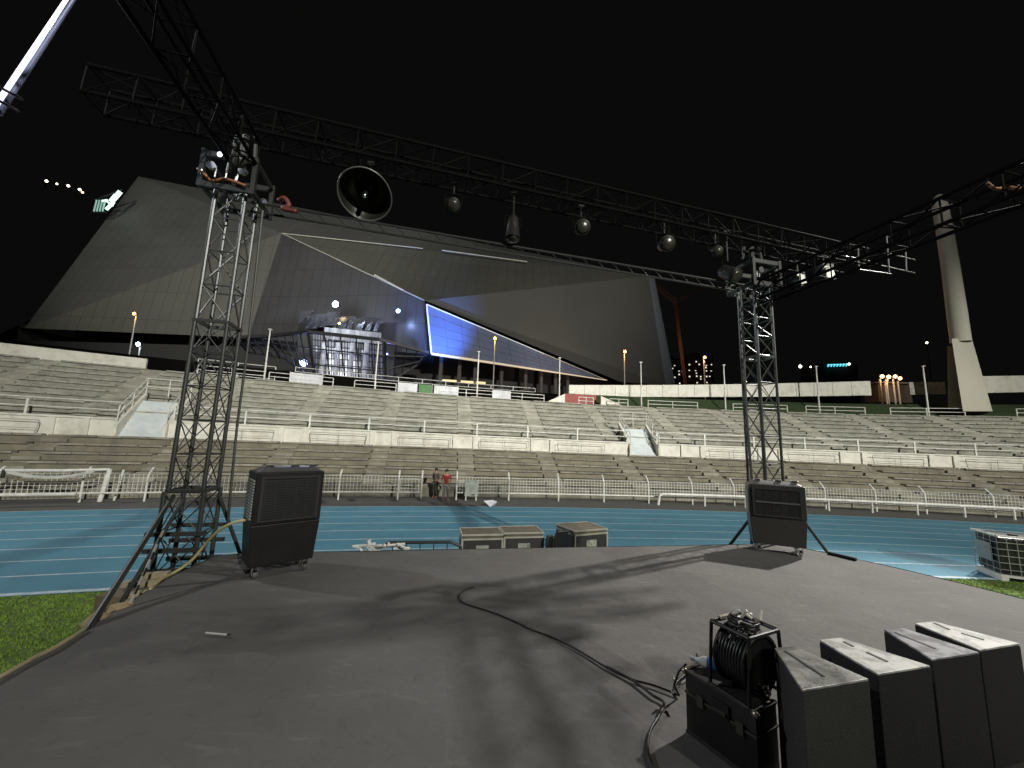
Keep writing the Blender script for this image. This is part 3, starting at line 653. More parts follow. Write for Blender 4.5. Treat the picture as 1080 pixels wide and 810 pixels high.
lattice(MB(), P(723, 407, 200), P(712, 318, 200), 1.0, 22, .2, .13).build('mast', RUST, cr)
JM = mat('crane_jib', (.14, .13, .12), .5)
lattice(MB(), P(712, 318, 200), P(742, 303, 200), 1.3, 8, .25, .15).build('jib', JM, cr); lattice(MB(), P(712, 318, 200), P(690, 300, 200), 1.6, 6, .3, .2).build('counter_jib', JM, cr)
MB().tube(P(712, 320, 200), P(711, 314, 200), 1.3, 8).build('slewing_ring', JM, cr)
l = bpy.data.lights.new('crane_glow', 'POINT'); l.energy = 6000; l.color = (1, .62, .42); o = bpy.data.objects.new('crane_point_light', l); col.objects.link(o); o.location = P(722, 365, 180)  # bare point light floating before the crane mast
# blue sign at the right
bs = thing('distant_sign', P(884, 388, 190), 'small cyan lit sign far off right of the right tower', 'sign')
CY_ = mat('cyan_letters', (.2, .8, .9), .5, emit=(.15, .75, 1), estr=1.3)
q = P(884, 387, 190); MB().box(-10, 10, .3, 12, -30, 1.5, Matrix.Translation(q)).build('board', mat('far_dark', (.02, .02, .02), .9), bs)
random.seed(4)
for k in range(7):
    u = 873+k*3.2; v = 385.5-.1*k
    MB().tube(P(u, v+1.2, 189), P(u+1.2, v-1.0, 189), .3, 5).tube(P(u, v-.9, 189), P(u+2.0, v-.7, 189), .28, 5).build('letter', CY_, bs)
for k, (u, v, d, s) in enumerate(((844, 386.5, 190, .8), (855, 387, 190, .45), (895.5, 384, 188, .6), (977.5, 361.5, 190, .55), (786.5, 402.5, 47, .13))):
    c_ = P(u, v, d); th = thing('distant_lamp', Vector((c_.x, c_.y, 7)), ('bright white distant lamp left of the cyan sign', 'faint distant lamp nearer the cyan sign', 'white distant lamp at the right end of the cyan sign', 'single high distant lamp left of the tall mast', 'small warm lamp on the wall left of the right tower')[k], 'distant lamp')
    MB().lathe(c_, (0, 0, 1), [(-s, .3*s), (0, s), (s, .3*s)], 8).build('bulb', mat('far_bulb0', (1, 1, 1)), th); MB().tube(c_-Vector((0, 0, 2.2 if d < 50 else 24)), c_, .12 if d < 50 else .2, 5).build('pole', BLK, th)

# ---------------------------------------------------------------- stage
ST = 1.7
SP = [(-1.9, -6), (-2.75, -.2), (-3.39, 2.87), (-3.6, 3.7), (-3.92, 4.85), (-3.98, 5.55), (-3.75, 5.72), (-1.5, 6.15), (1.02, 6.62), (3.1, 6.98), (4.5, 7.26), (5.1, 7.22), (5.38, 6.8), (5.8, 6.2), (6.12, 5.5), (6.32, 4.9), (7.0, 1.9), (8.8, -6)]
st = thing('stage', (1.5, 2, 0), 'large black carpeted stage deck in the foreground', 'stage')
me = MB()
# dense deck with light ripples in the covering
import mathutils
bmx = bmesh.new()
vs = [bmx.verts.new((x, y, 0)) for x, y in SP]; face = bmx.faces.new(vs)
bmesh.ops.triangulate(bmx, faces=[face])
for _ in range(6): bmesh.ops.subdivide_edges(bmx, edges=[e for e in bmx.edges if e.calc_length() > .16], cuts=1, use_grid_fill=True)
for v_ in bmx.verts:
    n_ = mathutils.noise.noise(Vector((v_.co.x*.9, v_.co.y*2.2, 0)))*.006+mathutils.noise.noise(Vector((v_.co.x*5, v_.co.y*3, 3)))*.002
    v_.co.z = ST+n_-.006
bmesh.ops.recalc_face_normals(bmx, faces=bmx.faces)
mm = bpy.data.meshes.new('deck_carpet'); bmx.to_mesh(mm); bmx.free(); mm.materials.append(CARPET)
for p in mm.polygons: p.use_smooth = True
o = bpy.data.objects.new('deck_carpet', mm); col.objects.link(o); o.parent = st; o.matrix_parent_inverse = Matrix.Translation(-st.location)
MB().prism(SP, ST-.16, ST-.045).build('deck', BLK, st)
sk = MB()
for a, b in zip(SP, SP[1:]+SP[:1]):
    n = max(1, int(math.dist(a, b)/.12))
    for i in range(n):
        p = Vector(a).lerp(Vector(b), i/n); q = Vector(a).lerp(Vector(b), (i+1)/n)
        sk.poly([(p.x, p.y, 0), (q.x, q.y, 0), (q.x, q.y, ST), (p.x, p.y, ST)])
o = sk.build('skirt', mat('skirt_cloth', (.02, .02, .02), .9), st)
# seam tape on carpet
sea = MB(); BD = Vector((.973, .233, 0)); SD = Vector((.233, -.973, 0))
# rope / trim at the left edge
ROPE = mat('beige_rope', (.42, .36, .22), .8)
pts = [Vector((-2.78, -.2, 1.70))]+[G(u, v, ST+.02) for u, v in ((0, 714), (30, 697), (60, 682), (92, 662))]
tag(MB().sweep(pts, .015, 8).build('edge_rope', ROPE, smooth=True), 'beige rope lying along the left edge of the stage', 'rope')
rg = MB(); 
for k, (u, v) in enumerate(((100, 655), (108, 648), (118, 644), (128, 642))):
    c_ = G(u, v, ST-.02); rg.lathe(c_, (.3, 1, .0), [(-.10, .02), (-.03, .06), (.05, .055), (.11, .02)], 8)
tag(rg.build('cloth_bundle', mat('tan_cloth', (.36, .28, .16), .9), smooth=True), 'rolled tan cloth at the stage edge beside the outrigger foot', 'cloth')
wd = thing('timber_offcuts', G(160, 617, 1.6), 'pale timber pieces stacked at the foot of the left tower', 'timber')
for k, (u, v, dz, rz, L_) in enumerate(((160, 612, -.05, .2, .40), (163, 619, -.09, .5, .36), (157, 624, -.13, .1, .34), (168, 609, .0, .35, .3))):
    c_ = G(u, v, ST)+Vector((-.12, .05, dz)); MB().box(-L_/2, L_/2, -.05, .05, -.03, .03, Matrix.Translation(c_) @ Matrix.Rotation(rz, 4, 'Z')).build('plank', mat('pale_timber', (.42, .36, .24), .8, c2=(.28, .23, .15), scale=8), wd)
MB().box(-.3, .3, -.25, .25, 0, 1.52, Matrix.Translation((G(160, 617, 1.6)+Vector((-.18, .1, 0))).xy.to_3d())).build('crate', mat('crate_wood', (.2, .16, .1), .85), wd)

# ---------------------------------------------------------------- truss towers
LT = Vector((-4.25, 5.38, 0)); RT = Vector((4.95, 7.60, 0))
def boxtruss(th, a, b, w, pitch, rc, rb, M, up=Vector((0, 0, 1)), hgt=None, xbr=True):
    a = Vector(a); b = Vector(b); d = (b-a).normalized()
    sv = BD if abs(d.z) > .9 else d.cross(up).normalized(); uv = d.cross(sv).normalized(); hgt = hgt or w
    cs = [sv*w/2*i+uv*hgt/2*j for i, j in ((-1, -1), (1, -1), (1, 1), (-1, 1))]
    for c_ in cs: MB().tube(a+c_, b+c_, rc, 10).build('chord', M, th, smooth=False)
    n = max(1, round((b-a).length/pitch)); mb = MB()
    for k in range(n+1):
        p = a.lerp(b, k/n)
        for i in range(4): mb.tube(p+cs[i], p+cs[(i+1) % 4], rb, 6)
        if k == n: break
        q = a.lerp(b, (k+1)/n)
        for i in range(4):
            j = (i+1) % 4
            if xbr: mb.tube(p+cs[i], q+cs[j], rb*.8, 6); mb.tube(p+cs[j], q+cs[i], rb*.8, 6)
            else: (mb.tube(p+cs[i], q+cs[j], rb, 6) if k % 2 else mb.tube(p+cs[j], q+cs[i], rb, 6))
    mb.build('bracing', M, th)
tl = thing('truss_tower', LT, 'dark square lattice tower with outriggers at the left corner of the stage', 'truss tower', 'truss towers at the back of the stage')
boxtruss(tl, LT+Vector((0, 0, 0)), LT+Vector((0, 0, 2.6)), .44, .52, .028, .010, STEELD)
boxtruss(tl, LT+Vector((0, 0, 2.62)), LT+Vector((0, 0, 4.9)), .39, .50, .026, .009, STEELD)
boxtruss(tl, LT+Vector((0, 0, 4.92)), LT+Vector((0, 0, 6.95)), .38, .5, .028, .011, ALU, xbr=False)
tr_ = thing('truss_tower', RT, 'dark square lattice tower behind the right cooler at the stage corner', 'truss tower', 'truss towers at the back of the stage')
boxtruss(tr_, RT, RT+Vector((0, 0, 5.2)), .40, .50, .025, .009, STEELD)
boxtruss(tr_, RT+Vector((0, 0, 5.22)), RT+Vector((0, 0, 6.75)), .40, .42, .027, .012, ALU, xbr=False)
for th, c_, z in ((tl, LT, 2.6), (tl, LT, 4.9), (tr_, RT, 5.2)):
    mb = MB(); w = .20
    Mx = Matrix.Translation(c_) @ Matrix.Rotation(math.atan2(BD.y, BD.x), 4, 'Z')
    mb.box(-w-.02, w+.02, -w-.02, -w+.02, z-.02, z+.02, Mx).box(-w-.02, w+.02, w-.02, w+.02, z-.02, z+.02, Mx).box(-w-.02, -w+.02, -w+.02, w-.02, z-.02, z+.02, Mx).box(w-.02, w+.02, -w+.02, w-.02, z-.02, z+.02, Mx)
    mb.build('joint_plate', STEELD, th)
# ballast frame at the foot of the left tower
mb = MB(); Mx = Matrix.Translation(LT) @ Matrix.Rotation(math.atan2(BD.y, BD.x), 4, 'Z')
for z in (1.62, 1.86, 2.06):
    for y_ in (-.29, .25): MB().box(-.33, .33, y_, y_+.04, z, z+.05, Mx).build('cross_bar', STEELD, tl)
mb.box(-.5, .5, -.5, .5, 0, .08, Mx)
mb.build('base_frame', STEELD, tl)
def outr(th, a, b, r=.04):
    mb = MB(); mb.tube(a, b, r, 10).tube(Vector(b), Vector(b)-Vector((0, 0, .05)), .12, 12); mb.build('outrigger', STEELD, th)
P1 = P(183, 523, 5.2)
d_ = (G(93, 662, ST)-P1); foot = P1+d_*((P1.z-.1)/-d_.z if d_.z else 1)
# keep the foot just outside the stage, on the ground
foot = Vector((foot.x, foot.y, .06)); outr(tl, P1, foot, .027)
P2 = P(195, 525, 5.1); d2 = G(146, 622, ST)+Vector((-.1, 0, 0))-P2; outr(tl, P2, P2+d2*((P2.z-.06)/-d2.z), .022)
stp = MB(); a = P(172, 560, 4.75); e = P(137, 638, 4.0)
for k in range(9): 
    if k % 2 == 0: stp.tube(a.lerp(e, k/9), a.lerp(e, (k+1)/9), .014, 8)
ss = thing('safety_strap', e, 'black and white striped strap hanging beside the left tower', 'strap'); stp.build('white_stripes', PIPE, ss); MB().tube(a, e, .012, 8).build('black_webbing', BLK, ss)
outr(tl, P(231, 522, 5.5), P(231, 522, 5.5)+Vector((.55, .9, -P(231, 522, 5.5).z+.06)), .024)
a = P(795, 542, 7.5); b = P(771, 573, 7.45); outr(tr_, a, a+(b-a)*((a.z-.06)/(a.z-b.z)), .027)
a = P(843, 543, 7.5); b = P(873, 583, 7.1); outr(tr_, a, a+(b-a)*((a.z-.06)/(a.z-b.z)), .027)
MB().tube(G(873, 583, ST+.02), G(903, 590, ST+.02), .028, 8).build('ground_bar', STEELD, tr_)
# hanging cables beside the towers
tag(MB().path([P(277, 222, 5.2), P(262, 360, 5.2), P(250, 450, 5.2), P(243, 520, 5.15), P(240, 556, 5.15)], .016, 6).build('hanging_cable', STEELD), 'dark cable hanging from the truss right of the left tower', 'cable')
tag(MB().path([P(781, 306, 7.2), P(784, 360, 7.2), P(787, 430, 7.2), P(793, 508, 7.15)], .022, 6).build('hanging_cable', STEELD), 'dark cable hanging beside the left face of the right tower', 'cable')
# sleeve blocks
def sleeve(c_, z, w, lab):
    th = thing('sleeve_block', Vector((c_.x, c_.y, z)), lab, 'sleeve block', 'sleeve blocks on the tower tops')
    Mx = Matrix.Translation(Vector((c_.x, c_.y, z))) @ Matrix.Rotation(math.atan2(BD.y, BD.x), 4, 'Z')
    mb = MB()
    for s in (-1, 1):
        mb.box(-w, w, s*w-.02, s*w+.02, -.05, .03, Mx).box(-w, w, s*w-.02, s*w+.02, .42, .5, Mx).box(s*w-.02, s*w+.02, -w, w, -.04, .02, Mx).box(s*w-.02, s*w+.02, -w, w, .43, .49, Mx)
        for q in (-1, 1): mb.box(s*w-.03, s*w+.03, q*w-.03, q*w+.03, -.06, .52, Mx)
    mb.build('frame', DTR, th)
    for s in (-1, 1):
        for q in (-1, 1):
            MB().lathe(Mx @ Vector((s*w*.6, q*(w+.05), .25)), Mx.to_3x3() @ Vector((0, 1, 0)), [(-.02, .06), (0, .035), (.02, .06)], 12).build('pulley', CHR, th)
    for k in range(5):
        x = random.uniform(-w, w); mb = MB(); mb.tube(Mx @ Vector((x, -w-.03, .1)), Mx @ Vector((x+.01, -w-.03, .1+random.uniform(.05, .14))), .012, 6); mb.build('bolt', CHR, th)
    return th
random.seed(12)
sleeve(LT, 6.85, .33, 'tangled metal sleeve block with pulleys on top of the left tower')
sleeve(RT, 6.65, .32, 'metal sleeve block with pulleys on top of the right tower')
def ztr(s): return 8.20-.036*(s+1.9)
def bt(s, dz=0): p = LT+BD*s; return Vector((p.x, p.y, ztr(s)+dz))
mt = thing('roof_truss', bt(5, -.3), 'long dark box truss spanning high across both towers', 'truss')
boxtruss(mt, bt(-1.95), bt(12.4), .42, .6, .028, .012, TRUSS, hgt=.42, xbr=False)
for c_, s in ((LT, 0), (RT, 9.46)):
    mb = MB(); mb.tube(Vector((c_.x, c_.y, 7.3)), Vector((c_.x, c_.y, ztr(s)-.2)), .05, 8); mb.tube(Vector((c_.x-.2, c_.y, 7.32)), Vector((c_.x-.15, c_.y, ztr(s)-.2)), .03, 8).tube(Vector((c_.x+.2, c_.y, 7.32)), Vector((c_.x+.15, c_.y, ztr(s)-.2)), .03, 8); mb.build('hoist_link', STEELD, mt)
# flat ladder truss
ld = thing('ladder_truss', LT+BD*4.5+Vector((0, 0, 6.7)), 'thin flat black ladder truss running between the tower tops', 'truss')
la, lb = LT+BD*.2+Vector((0, 0, 6.86)), RT-BD*.2+Vector((0, 0, 6.72))
for dz in (0, -.15):
    MB().tube(la+Vector((0, 0, dz)), lb+Vector((0, 0, dz)), .02, 8).build('chord', DTR, ld)
mb = MB()
for k in range(31):
    p = la.lerp(lb, k/30); q = la.lerp(lb, min(1, (k+.5)/30)); mb.tube(p, q-Vector((0, 0, .15)), .008, 5)
mb.build('bracing', DTR, ld)
# side trusses
for c_, z, lab, L_ in ((RT, 6.52, 'dark box truss running from the right tower over the right side of the stage', 11), (LT+BD*.15, 7.45, 'dark box truss running from the left tower over the left side of the stage', 9)):
    th = thing('side_truss', Vector((c_.x, c_.y, z)), lab, 'truss', 'side trusses over the stage')
    a = Vector((c_.x, c_.y, z))+SD*.3; boxtruss(th, a, a+SD*L_, .36, .55, .026, .012, TRUSS, hgt=.36, xbr=False)

# straps
ORG = mat('orange_strap', (.22, .08, .025), .6); REDS = mat('red_strap', (.13, .025, .018), .6)
for pts, M, lab, r in (([P(209, 178, 5), P(216, 184, 4.95), P(224, 191, 5), P(238, 189, 5), P(259, 196, 5.05)], ORG, 'orange ratchet strap around the left sleeve block', .022), ([P(294, 212, 5.3), P(300, 209, 5.25), P(305, 217, 5.25), P(298, 220, 5.25), P(313, 223, 5.25)], REDS, 'red strap looped below the truss right of the left tower', .035), ([P(1040, 192, 4.3), P(1050, 199, 4.25), P(1062, 197, 4.25), P(1072, 199, 4.2), P(1076, 196, 4.2)], ORG, 'orange strap on the right side truss', .02)):
    tag(MB().sweep(pts, r, 8).build('ratchet_strap', M, smooth=True), lab, 'strap')
# lighting fixtures
def clampy(th, c_, ztop):
    MB().tube(c_, Vector((c_.x, c_.y, ztop)), .014, 6).tube(Vector((c_.x-.05, c_.y, ztop)), Vector((c_.x+.05, c_.y, ztop)), .03, 8).build('clamp', DTR, th)
def parcan(u, v, d, ax, r, L_, lab, lens=DGL, nm='stage_light', ztop=7.75, body=BLK):
    c_ = P(u, v, d); ax = Vector(ax).normalized(); th = thing(nm, c_+Vector((0, 0, .3)), lab, 'stage light', 'stage lights hanging from the trusses')
    MB().lathe(c_-ax*L_*.5, ax, [(0, r*.45), (L_*.15, r*.75), (L_*.5, r*.85), (L_*.98, r), (L_, r*1.05), (L_, r*.92)], 20).build('can', body, th, smooth=True)
    MB().lathe(c_+ax*L_*.5, ax, [(0, r*.9), (.03, r*.6), (.045, r*.1)], 20).build('lens', lens, th, smooth=True)
    s = ax.cross(Vector((0, 0, 1))).normalized() if abs(ax.z) < .95 else BD
    mb = MB(); mb.path([c_+s*r*1.1, c_+s*r*1.1+Vector((0, 0, r*1.5)), c_-s*r*1.1+Vector((0, 0, r*1.5)), c_-s*r*1.1], .014, 6); mb.build('yoke', TRUSS, th)
    clampy(th, c_+Vector((0, 0, r*1.5)), max(c_.z+r*1.7, ztop)); return th
parcan(478, 216, 6.1, (.1, -.75, -.65), .13, .26, 'small round stage light second from the left tower')
parcan(541, 240, 6.3, (0, -.1, -1), .13, .45, 'upright can light hanging straight down at the middle of the truss')
parcan(613, 241, 6.6, (.0, -.9, -.35), .14, .28, 'round lens stage light right of the middle of the truss')
parcan(701, 258, 7.0, (0, -.9, -.35), .15, .28, 'round lens stage light nearest the right tower')
parcan(768, 288, 7.3, (.3, -.6, -.6), .16, .4, 'black stage light just left of the right tower top')
parcan(755, 266, 7.3, (-.3, -.6, -.3), .12, .3, 'black stage light above its neighbour left of the right tower top')
parcan(252, 170, 5.1, (.5, -.5, -.5), .12, .3, 'black stage light tucked into the left sleeve block', ztop=7.6)
lamp('sleeve_lamp', 232, 163, 4.95, (.8, .88, 1), 3, .035, 'small glaring white lamp in the left sleeve block', 3, cat='lamp')
# big bowl fixture
c_ = P(386, 203, 5.6); bw = thing('bowl_light', c_, 'large bowl shaped stage light with pale rim, nearest the left tower', 'stage light', 'stage lights hanging from the trusses')
ax = Vector((.1, -.45, -.62)).normalized()
o = MB().lathe(c_-ax*.2, ax, [(0, .10), (.05, .22), (.15, .33), (.28, .385), (.31, .40)], 40, closed=False).build('reflector_bowl', mat('satin_bowl', (.06, .06, .055), .3, .8), bw, smooth=True); s_ = o.modifiers.new('s', 'SOLIDIFY'); s_.thickness = .01
MB().torus(c_+ax*.11, ax, .40, .012, 40, 6).build('rim', mat('bowl_rim', (.16, .16, .15), .4, .4), bw, smooth=True)
MB().lathe(c_-ax*.15, ax, [(0, .03), (.1, .05), (.3, .04), (.33, .01)], 12).build('lamp_tube', CHR, bw, smooth=True)
MB().lathe(c_-ax*.34, ax, [(0, .08), (.05, .11), (.14, .11)], 16).build('ballast_can', BLK, bw, smooth=True)
clampy(bw, c_-ax*.3, 7.85)
# barn door fixtures; the larger one's flap glows in place of caught light
BDM = mat('white_flap', (.75, .73, .66), .5)
GLOWF = mat('glowing_flap', (.8, .78, .7), .5, emit=(1, .97, .88), estr=.55)
for (u, v, s, lab) in ((870, 291, 1, 'stage light with bright white flaps just right of the right tower top'), (842, 297, .8, 'smaller stage light with white flap at the right tower top')):
    c_ = P(u, v, 7.0); th = thing('flap_light', c_, lab, 'stage light', 'stage lights hanging from the trusses')
    MB().box(-.12*s, .12*s, -.1*s, .12*s, .02, .22*s, Matrix.Translation(c_)).build('body', BLK, th, bevel=.02)
    MB().hexa([c_+Vector(q)*s for q in ((-.06, -.12, -.16), (.13, -.1, -.09), (.13, -.09, -.09), (-.06, -.11, -.16), (-.08, -.14, .1), (.05, -.13, .12), (.05, -.12, .12), (-.08, -.13, .1))]).build('flap', GLOWF if s == 1 else BDM, th)
    MB().box(-.13*s, -.03*s, -.15*s, -.12*s, .08*s, .13*s, Matrix.Translation(c_)).build('flap', BDM, th)
    clampy(th, c_+Vector((0, 0, .2)), c_.z+.4)
# hanging rod rack near the right tower
rk = thing('rod_rack', P(925, 270, 6.4), 'rack of thin metal rods under the right side truss', 'rod rack')
for a, b in (((893, 261), (903, 263)), ((891, 270), (915, 275)), ((903, 271), (925, 278)), ((935, 267), (965, 274)), ((905, 284), (940, 289)), ((930, 280), (965, 288)), ((932, 248), (938, 250))):
    MB().tube(P(*a, 6.4), P(*b, 6.5), .009, 6).build('rod', ALU, rk)
for a, b in (((905, 262), (906, 284)), ((935, 248), (938, 288)), ((955, 262), (956, 286))): MB().tube(P(*a, 6.45), P(*b, 6.47), .012, 6).build('upright', STEELD, rk)
# LED batten at the upper left
lt_ = thing('led_batten', P(40, 50, 3.2), 'long blazing white blue LED tube slanting at the upper left', 'LED tube')
a = P(80, -16, 3.2); b = P(-8, 118, 3.2)
MB().tube(a, b, .013, 12, .022).build('tube', mat('led_tube', (1, 1, 1), .4, emit=(.80, .84, 1), estr=1.6), lt_, smooth=True)
off = Vector((.034, .02, -.01))
MB().tube(a+off, b+off, .014, 10, .022).build('housing', mat('led_housing', (.22, .24, .45), .35), lt_)
for u, v in ((8, 96), (3, 108)):
    MB().tube(P(u-12, v-6, 3.12), P(u+16, v+9, 3.12), .012, 8).build('mounting_bar', STEELD, lt_)
l = bpy.data.lights.new('led', 'POINT'); l.energy = 16; l.color = (.7, .8, 1); l.shadow_soft_size = .1; o = bpy.data.objects.new('led_light', l); col.objects.link(o); o.parent = lt_; o.location = (P(60, 30, 3.4)-lt_.location)

# ---------------------------------------------------------------- coolers
def rotM(c_, a): return Matrix.Translation(c_) @ Matrix.Rotation(a, 4, 'Z')
def cooler(c_, ang, w, dp, h, lab, kind):
    th = thing('air_cooler', c_, lab, 'air cooler', 'evaporative air coolers on the stage'); M = rotM(c_, ang); zb = .13; CB_ = mat('cooler_grey', (.035, .034, .032), .35) if kind else BLK
    hw = w/2
    # tapering cabinet
    def trap(x0, x1, y0, y1, z0, z1, t=.035):
        p = [(x0+t, y0+t*.5, z0), (x1-t, y0+t*.5, z0), (x1-t, y1, z0), (x0+t, y1, z0), (x0, y0, z1), (x1, y0, z1), (x1, y1, z1), (x0, y1, z1)]
        return [M @ Vector(q) for q in p]
    MB().hexa(trap(-hw, hw, -dp/2, dp/2, zb, zb+(h-zb)*.42)).build('tank', CB_, th, bevel=.012)
    MB().box(-hw, hw, -dp/2, dp/2, zb+(h-zb)*.42+.002, h-.05, M).build('cabinet', CB_, th, bevel=.012)
    MB().hexa([M @ Vector(q) for q in ((-hw+.02, -dp/2+.02, h-.05), (hw-.02, -dp/2+.02, h-.05), (hw-.02, dp/2-.02, h-.05), (-hw+.02, dp/2-.02, h-.05), (-hw+.1, -dp/2+.1, h), (hw-.1, -dp/2+.1, h), (hw-.1, dp/2-.1, h), (-hw+.1, dp/2-.1, h))]).build('lid', GREYP, th, bevel=.015)
    y = -dp/2
    fr_ = MB(); z0, z1 = zb+(h-zb)*.45, h-.1
    for x0, x1, a, b in ((-hw+.05, hw-.05, z1-.03, z1), (-hw+.05, hw-.05, z0, z0+.025), (-hw+.05, -hw+.085, z0+.025, z1-.03), (hw-.085, hw-.05, z0+.025, z1-.03)): fr_.box(x0, x1, y-.025, y, a, b, M)
    fr_.build('grille_frame', mat('frame_black', (.035, .035, .035), .35), th)
    gr = MB(); N = 24
    for i in range(N): z = z0+.03+(z1-z0-.07)*i/N; gr.box(-hw+.086, hw-.086, y-.018, y-.006, z, z+.010, M)
    for i in range(6): x = -hw+.1+(w-.2)*i/5; gr.box(x-.004, x+.004, y-.024, y-.0185, z0+.03, z1-.035, M)
    gr.build('grille', mat('grille_black', (.03, .03, .03), .4), th)
    MB().box(-hw+.06, hw-.06, y-.004, y-.001, z0+.01, z1-.01, M).build('filter_pad', BLKM, th)
    if kind: MB().box(-hw+.09, hw-.09, y-.035, y-.025, (z0+z1)/2-.015, (z0+z1)/2+.012, M).build('cross_bar', GREYP, th)
    MB().box(-.012, .012, y+.012, y+.05, zb+.16, zb+.34, M).build('water_gauge', mat('gauge', (.4, .4, .38), .3), th)
    for s in (-1, 1):
        sd = MB()
        for i in range(14): z = z0+.03+(z1-z0-.06)*i/14; sd.box(s*hw-(.0 if s > 0 else .012), s*hw+(.012 if s > 0 else 0), -dp/2+.05, dp/2-.05, z, z+.018, M)
        sd.build('side_louvres', mat('louvre_grey', (.33, .34, .32), .5), th)
    for sx in (-1, 1):
        for sy in (-1, 1):
            q = Vector((sx*(hw-.11), sy*(dp/2-.07), 0)); cs = MB().lathe(M @ (q+Vector((-.02, 0, .045))), M.to_3x3() @ Vector((1, 0, 0)), [(0, .045), (.04, .045)], 14).build('caster', CHR, th)
            MB().box(q.x-.035, q.x-.025, q.y-.02, q.y+.02, .04, .14, M).box(q.x+.025, q.x+.035, q.y-.02, q.y+.02, .04, .14, M).build('caster_fork', CHR, cs)
    for k in range(3):
        x = (-.25, .05, .28)[k]*w/.8; MB().box(x-.04, x+.05, -dp/2+.1, -dp/2+.16, h+.001, h+.03, M).build('latch', CHR, th, bevel=.006)
    return th
cooler(Vector((-2.86, 5.10, ST)), .76, .76, .46, 1.27, 'black wheeled air cooler with grille front at the left with a yellow hose', 0)
cooler(Vector((4.55, 6.78, ST)), -.42, .80, .42, 1.15, 'black wheeled air cooler with two stacked grilles before the right tower', 1)
# yellow hose
hp = [(264, 549, 4.95), (254, 549, 4.87), (240, 554, 4.85), (228, 562, 4.9), (215, 576, 5.0), (203, 590, 5.0), (190, 600, 4.95), (178, 607, 4.82), (168, 613, 4.62), (158, 622, 4.4)]
HOSE = mat('yellow_hose', (.50, .45, .20), .5)
tag(MB().sweep([P(*q) for q in hp], .017, 10).build('water_hose', HOSE, smooth=True), 'pale yellow water hose running from the left cooler over the stage edge', 'hose')

# ---------------------------------------------------------------- floor cable, stick
def gcable(px, r, lab, M=None, name='floor_cable', z=ST):
    out = [G(u, v, z+r+.003) for u, v in px]
    return tag(MB().sweep(out, r, 8).build(name, M or BLK, smooth=True), lab, 'cable')
gcable([(500, 619), (493, 621), (486, 626), (485, 632), (492, 637), (520, 646), (545, 656), (563, 665), (585, 673), (610, 686), (640, 704), (665, 716), (690, 723), (716, 733)], .0075, 'thin cable snaking across the stage from the middle to the black case')
gcable([(640, 703), (668, 718), (688, 733), (700, 741), (695, 755), (686, 770), (683, 790), (690, 812)], .009, 'second cable curling beside the black case towards the lower edge')
gcable([(716, 733), (712, 722), (722, 712), (736, 700), (735, 690)], .009, 'short black cable looping up at the far corner of the black case')
a = G(217, 667.5, ST+.012); b = G(240, 669.5, ST+.012)
sk_ = thing('white_stick', a, 'short white stick lying on the left part of the stage', 'stick'); MB().tube(a, b, .008, 10).build('rod', BDM, sk_); MB().tube(b, b+(b-a)*.12, .011, 10).build('tip', CHR, sk_)

# ---------------------------------------------------------------- speakers in the lower right
ZS = ST+.62
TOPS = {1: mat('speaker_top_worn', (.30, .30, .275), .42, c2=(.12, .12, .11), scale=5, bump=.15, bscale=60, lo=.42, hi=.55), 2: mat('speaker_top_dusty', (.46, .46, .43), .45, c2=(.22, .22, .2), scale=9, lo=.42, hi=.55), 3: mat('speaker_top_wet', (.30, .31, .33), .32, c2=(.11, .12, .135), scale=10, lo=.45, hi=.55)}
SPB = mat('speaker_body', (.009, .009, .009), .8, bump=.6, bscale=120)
SPB2 = mat('speaker_body_grey', (.03, .031, .027), .8, bump=.6, bscale=120)
specs = [([(816, 683), (838, 681), (917, 716), (846, 728)], 1, SPB2, 'nearest tapered speaker with worn grey top, beside the black case', [((828, 687), (869, 714))]),
         ([(863.5, 674.4), (886, 672), (982, 702), (925.6, 711)], 2, SPB, 'second tapered speaker with dusty pale top and two slots', [((890, 677), (900, 682)), ((914, 688), (936, 698))]),
         ([(931.5, 663.4), (952, 661.8), (1033.5, 688), (983, 695.5)], 3, SPB, 'third tapered speaker with wet blue grey top', [((944, 667), (986, 684))]),
         ([(963.9, 656.8), (985, 655), (1076.5, 678.6), (1033.5, 685.7)], 2, SPB, 'farthest right tapered speaker with dusty pale top', [((985, 657), (1001, 664)), ((1014, 668), (1038, 675))])]
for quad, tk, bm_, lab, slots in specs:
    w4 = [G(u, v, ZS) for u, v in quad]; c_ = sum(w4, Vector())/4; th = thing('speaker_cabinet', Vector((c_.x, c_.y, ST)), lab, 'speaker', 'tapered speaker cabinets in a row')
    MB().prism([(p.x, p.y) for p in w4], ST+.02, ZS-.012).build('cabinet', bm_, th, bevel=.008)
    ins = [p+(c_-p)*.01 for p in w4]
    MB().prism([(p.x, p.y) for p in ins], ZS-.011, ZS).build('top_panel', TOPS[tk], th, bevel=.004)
    for a, b in slots:
        A = G(*a, ZS); B = G(*b, ZS); d = (B-A).normalized(); s_ = Vector((-d.y, d.x, 0))*.008
        MB().prism([(q.x, q.y) for q in (A-s_, B-s_, B+s_, A+s_)], ZS-.008, ZS+.003).build('rigging_slot', BLKM, th)
    fm = (w4[2]+w4[3])/2; nrm = (w4[2]-w4[3]).normalized(); out = Vector((nrm.y, -nrm.x, 0))
    for k in (0, 3): MB().tube(Vector((w4[k].x, w4[k].y, ST)).lerp(Vector((c_.x, c_.y, ST)), .15), Vector((w4[k].x, w4[k].y, ST+.022)).lerp(Vector((c_.x, c_.y, ST+.022)), .15), .02, 10).build('foot', BLK, th)
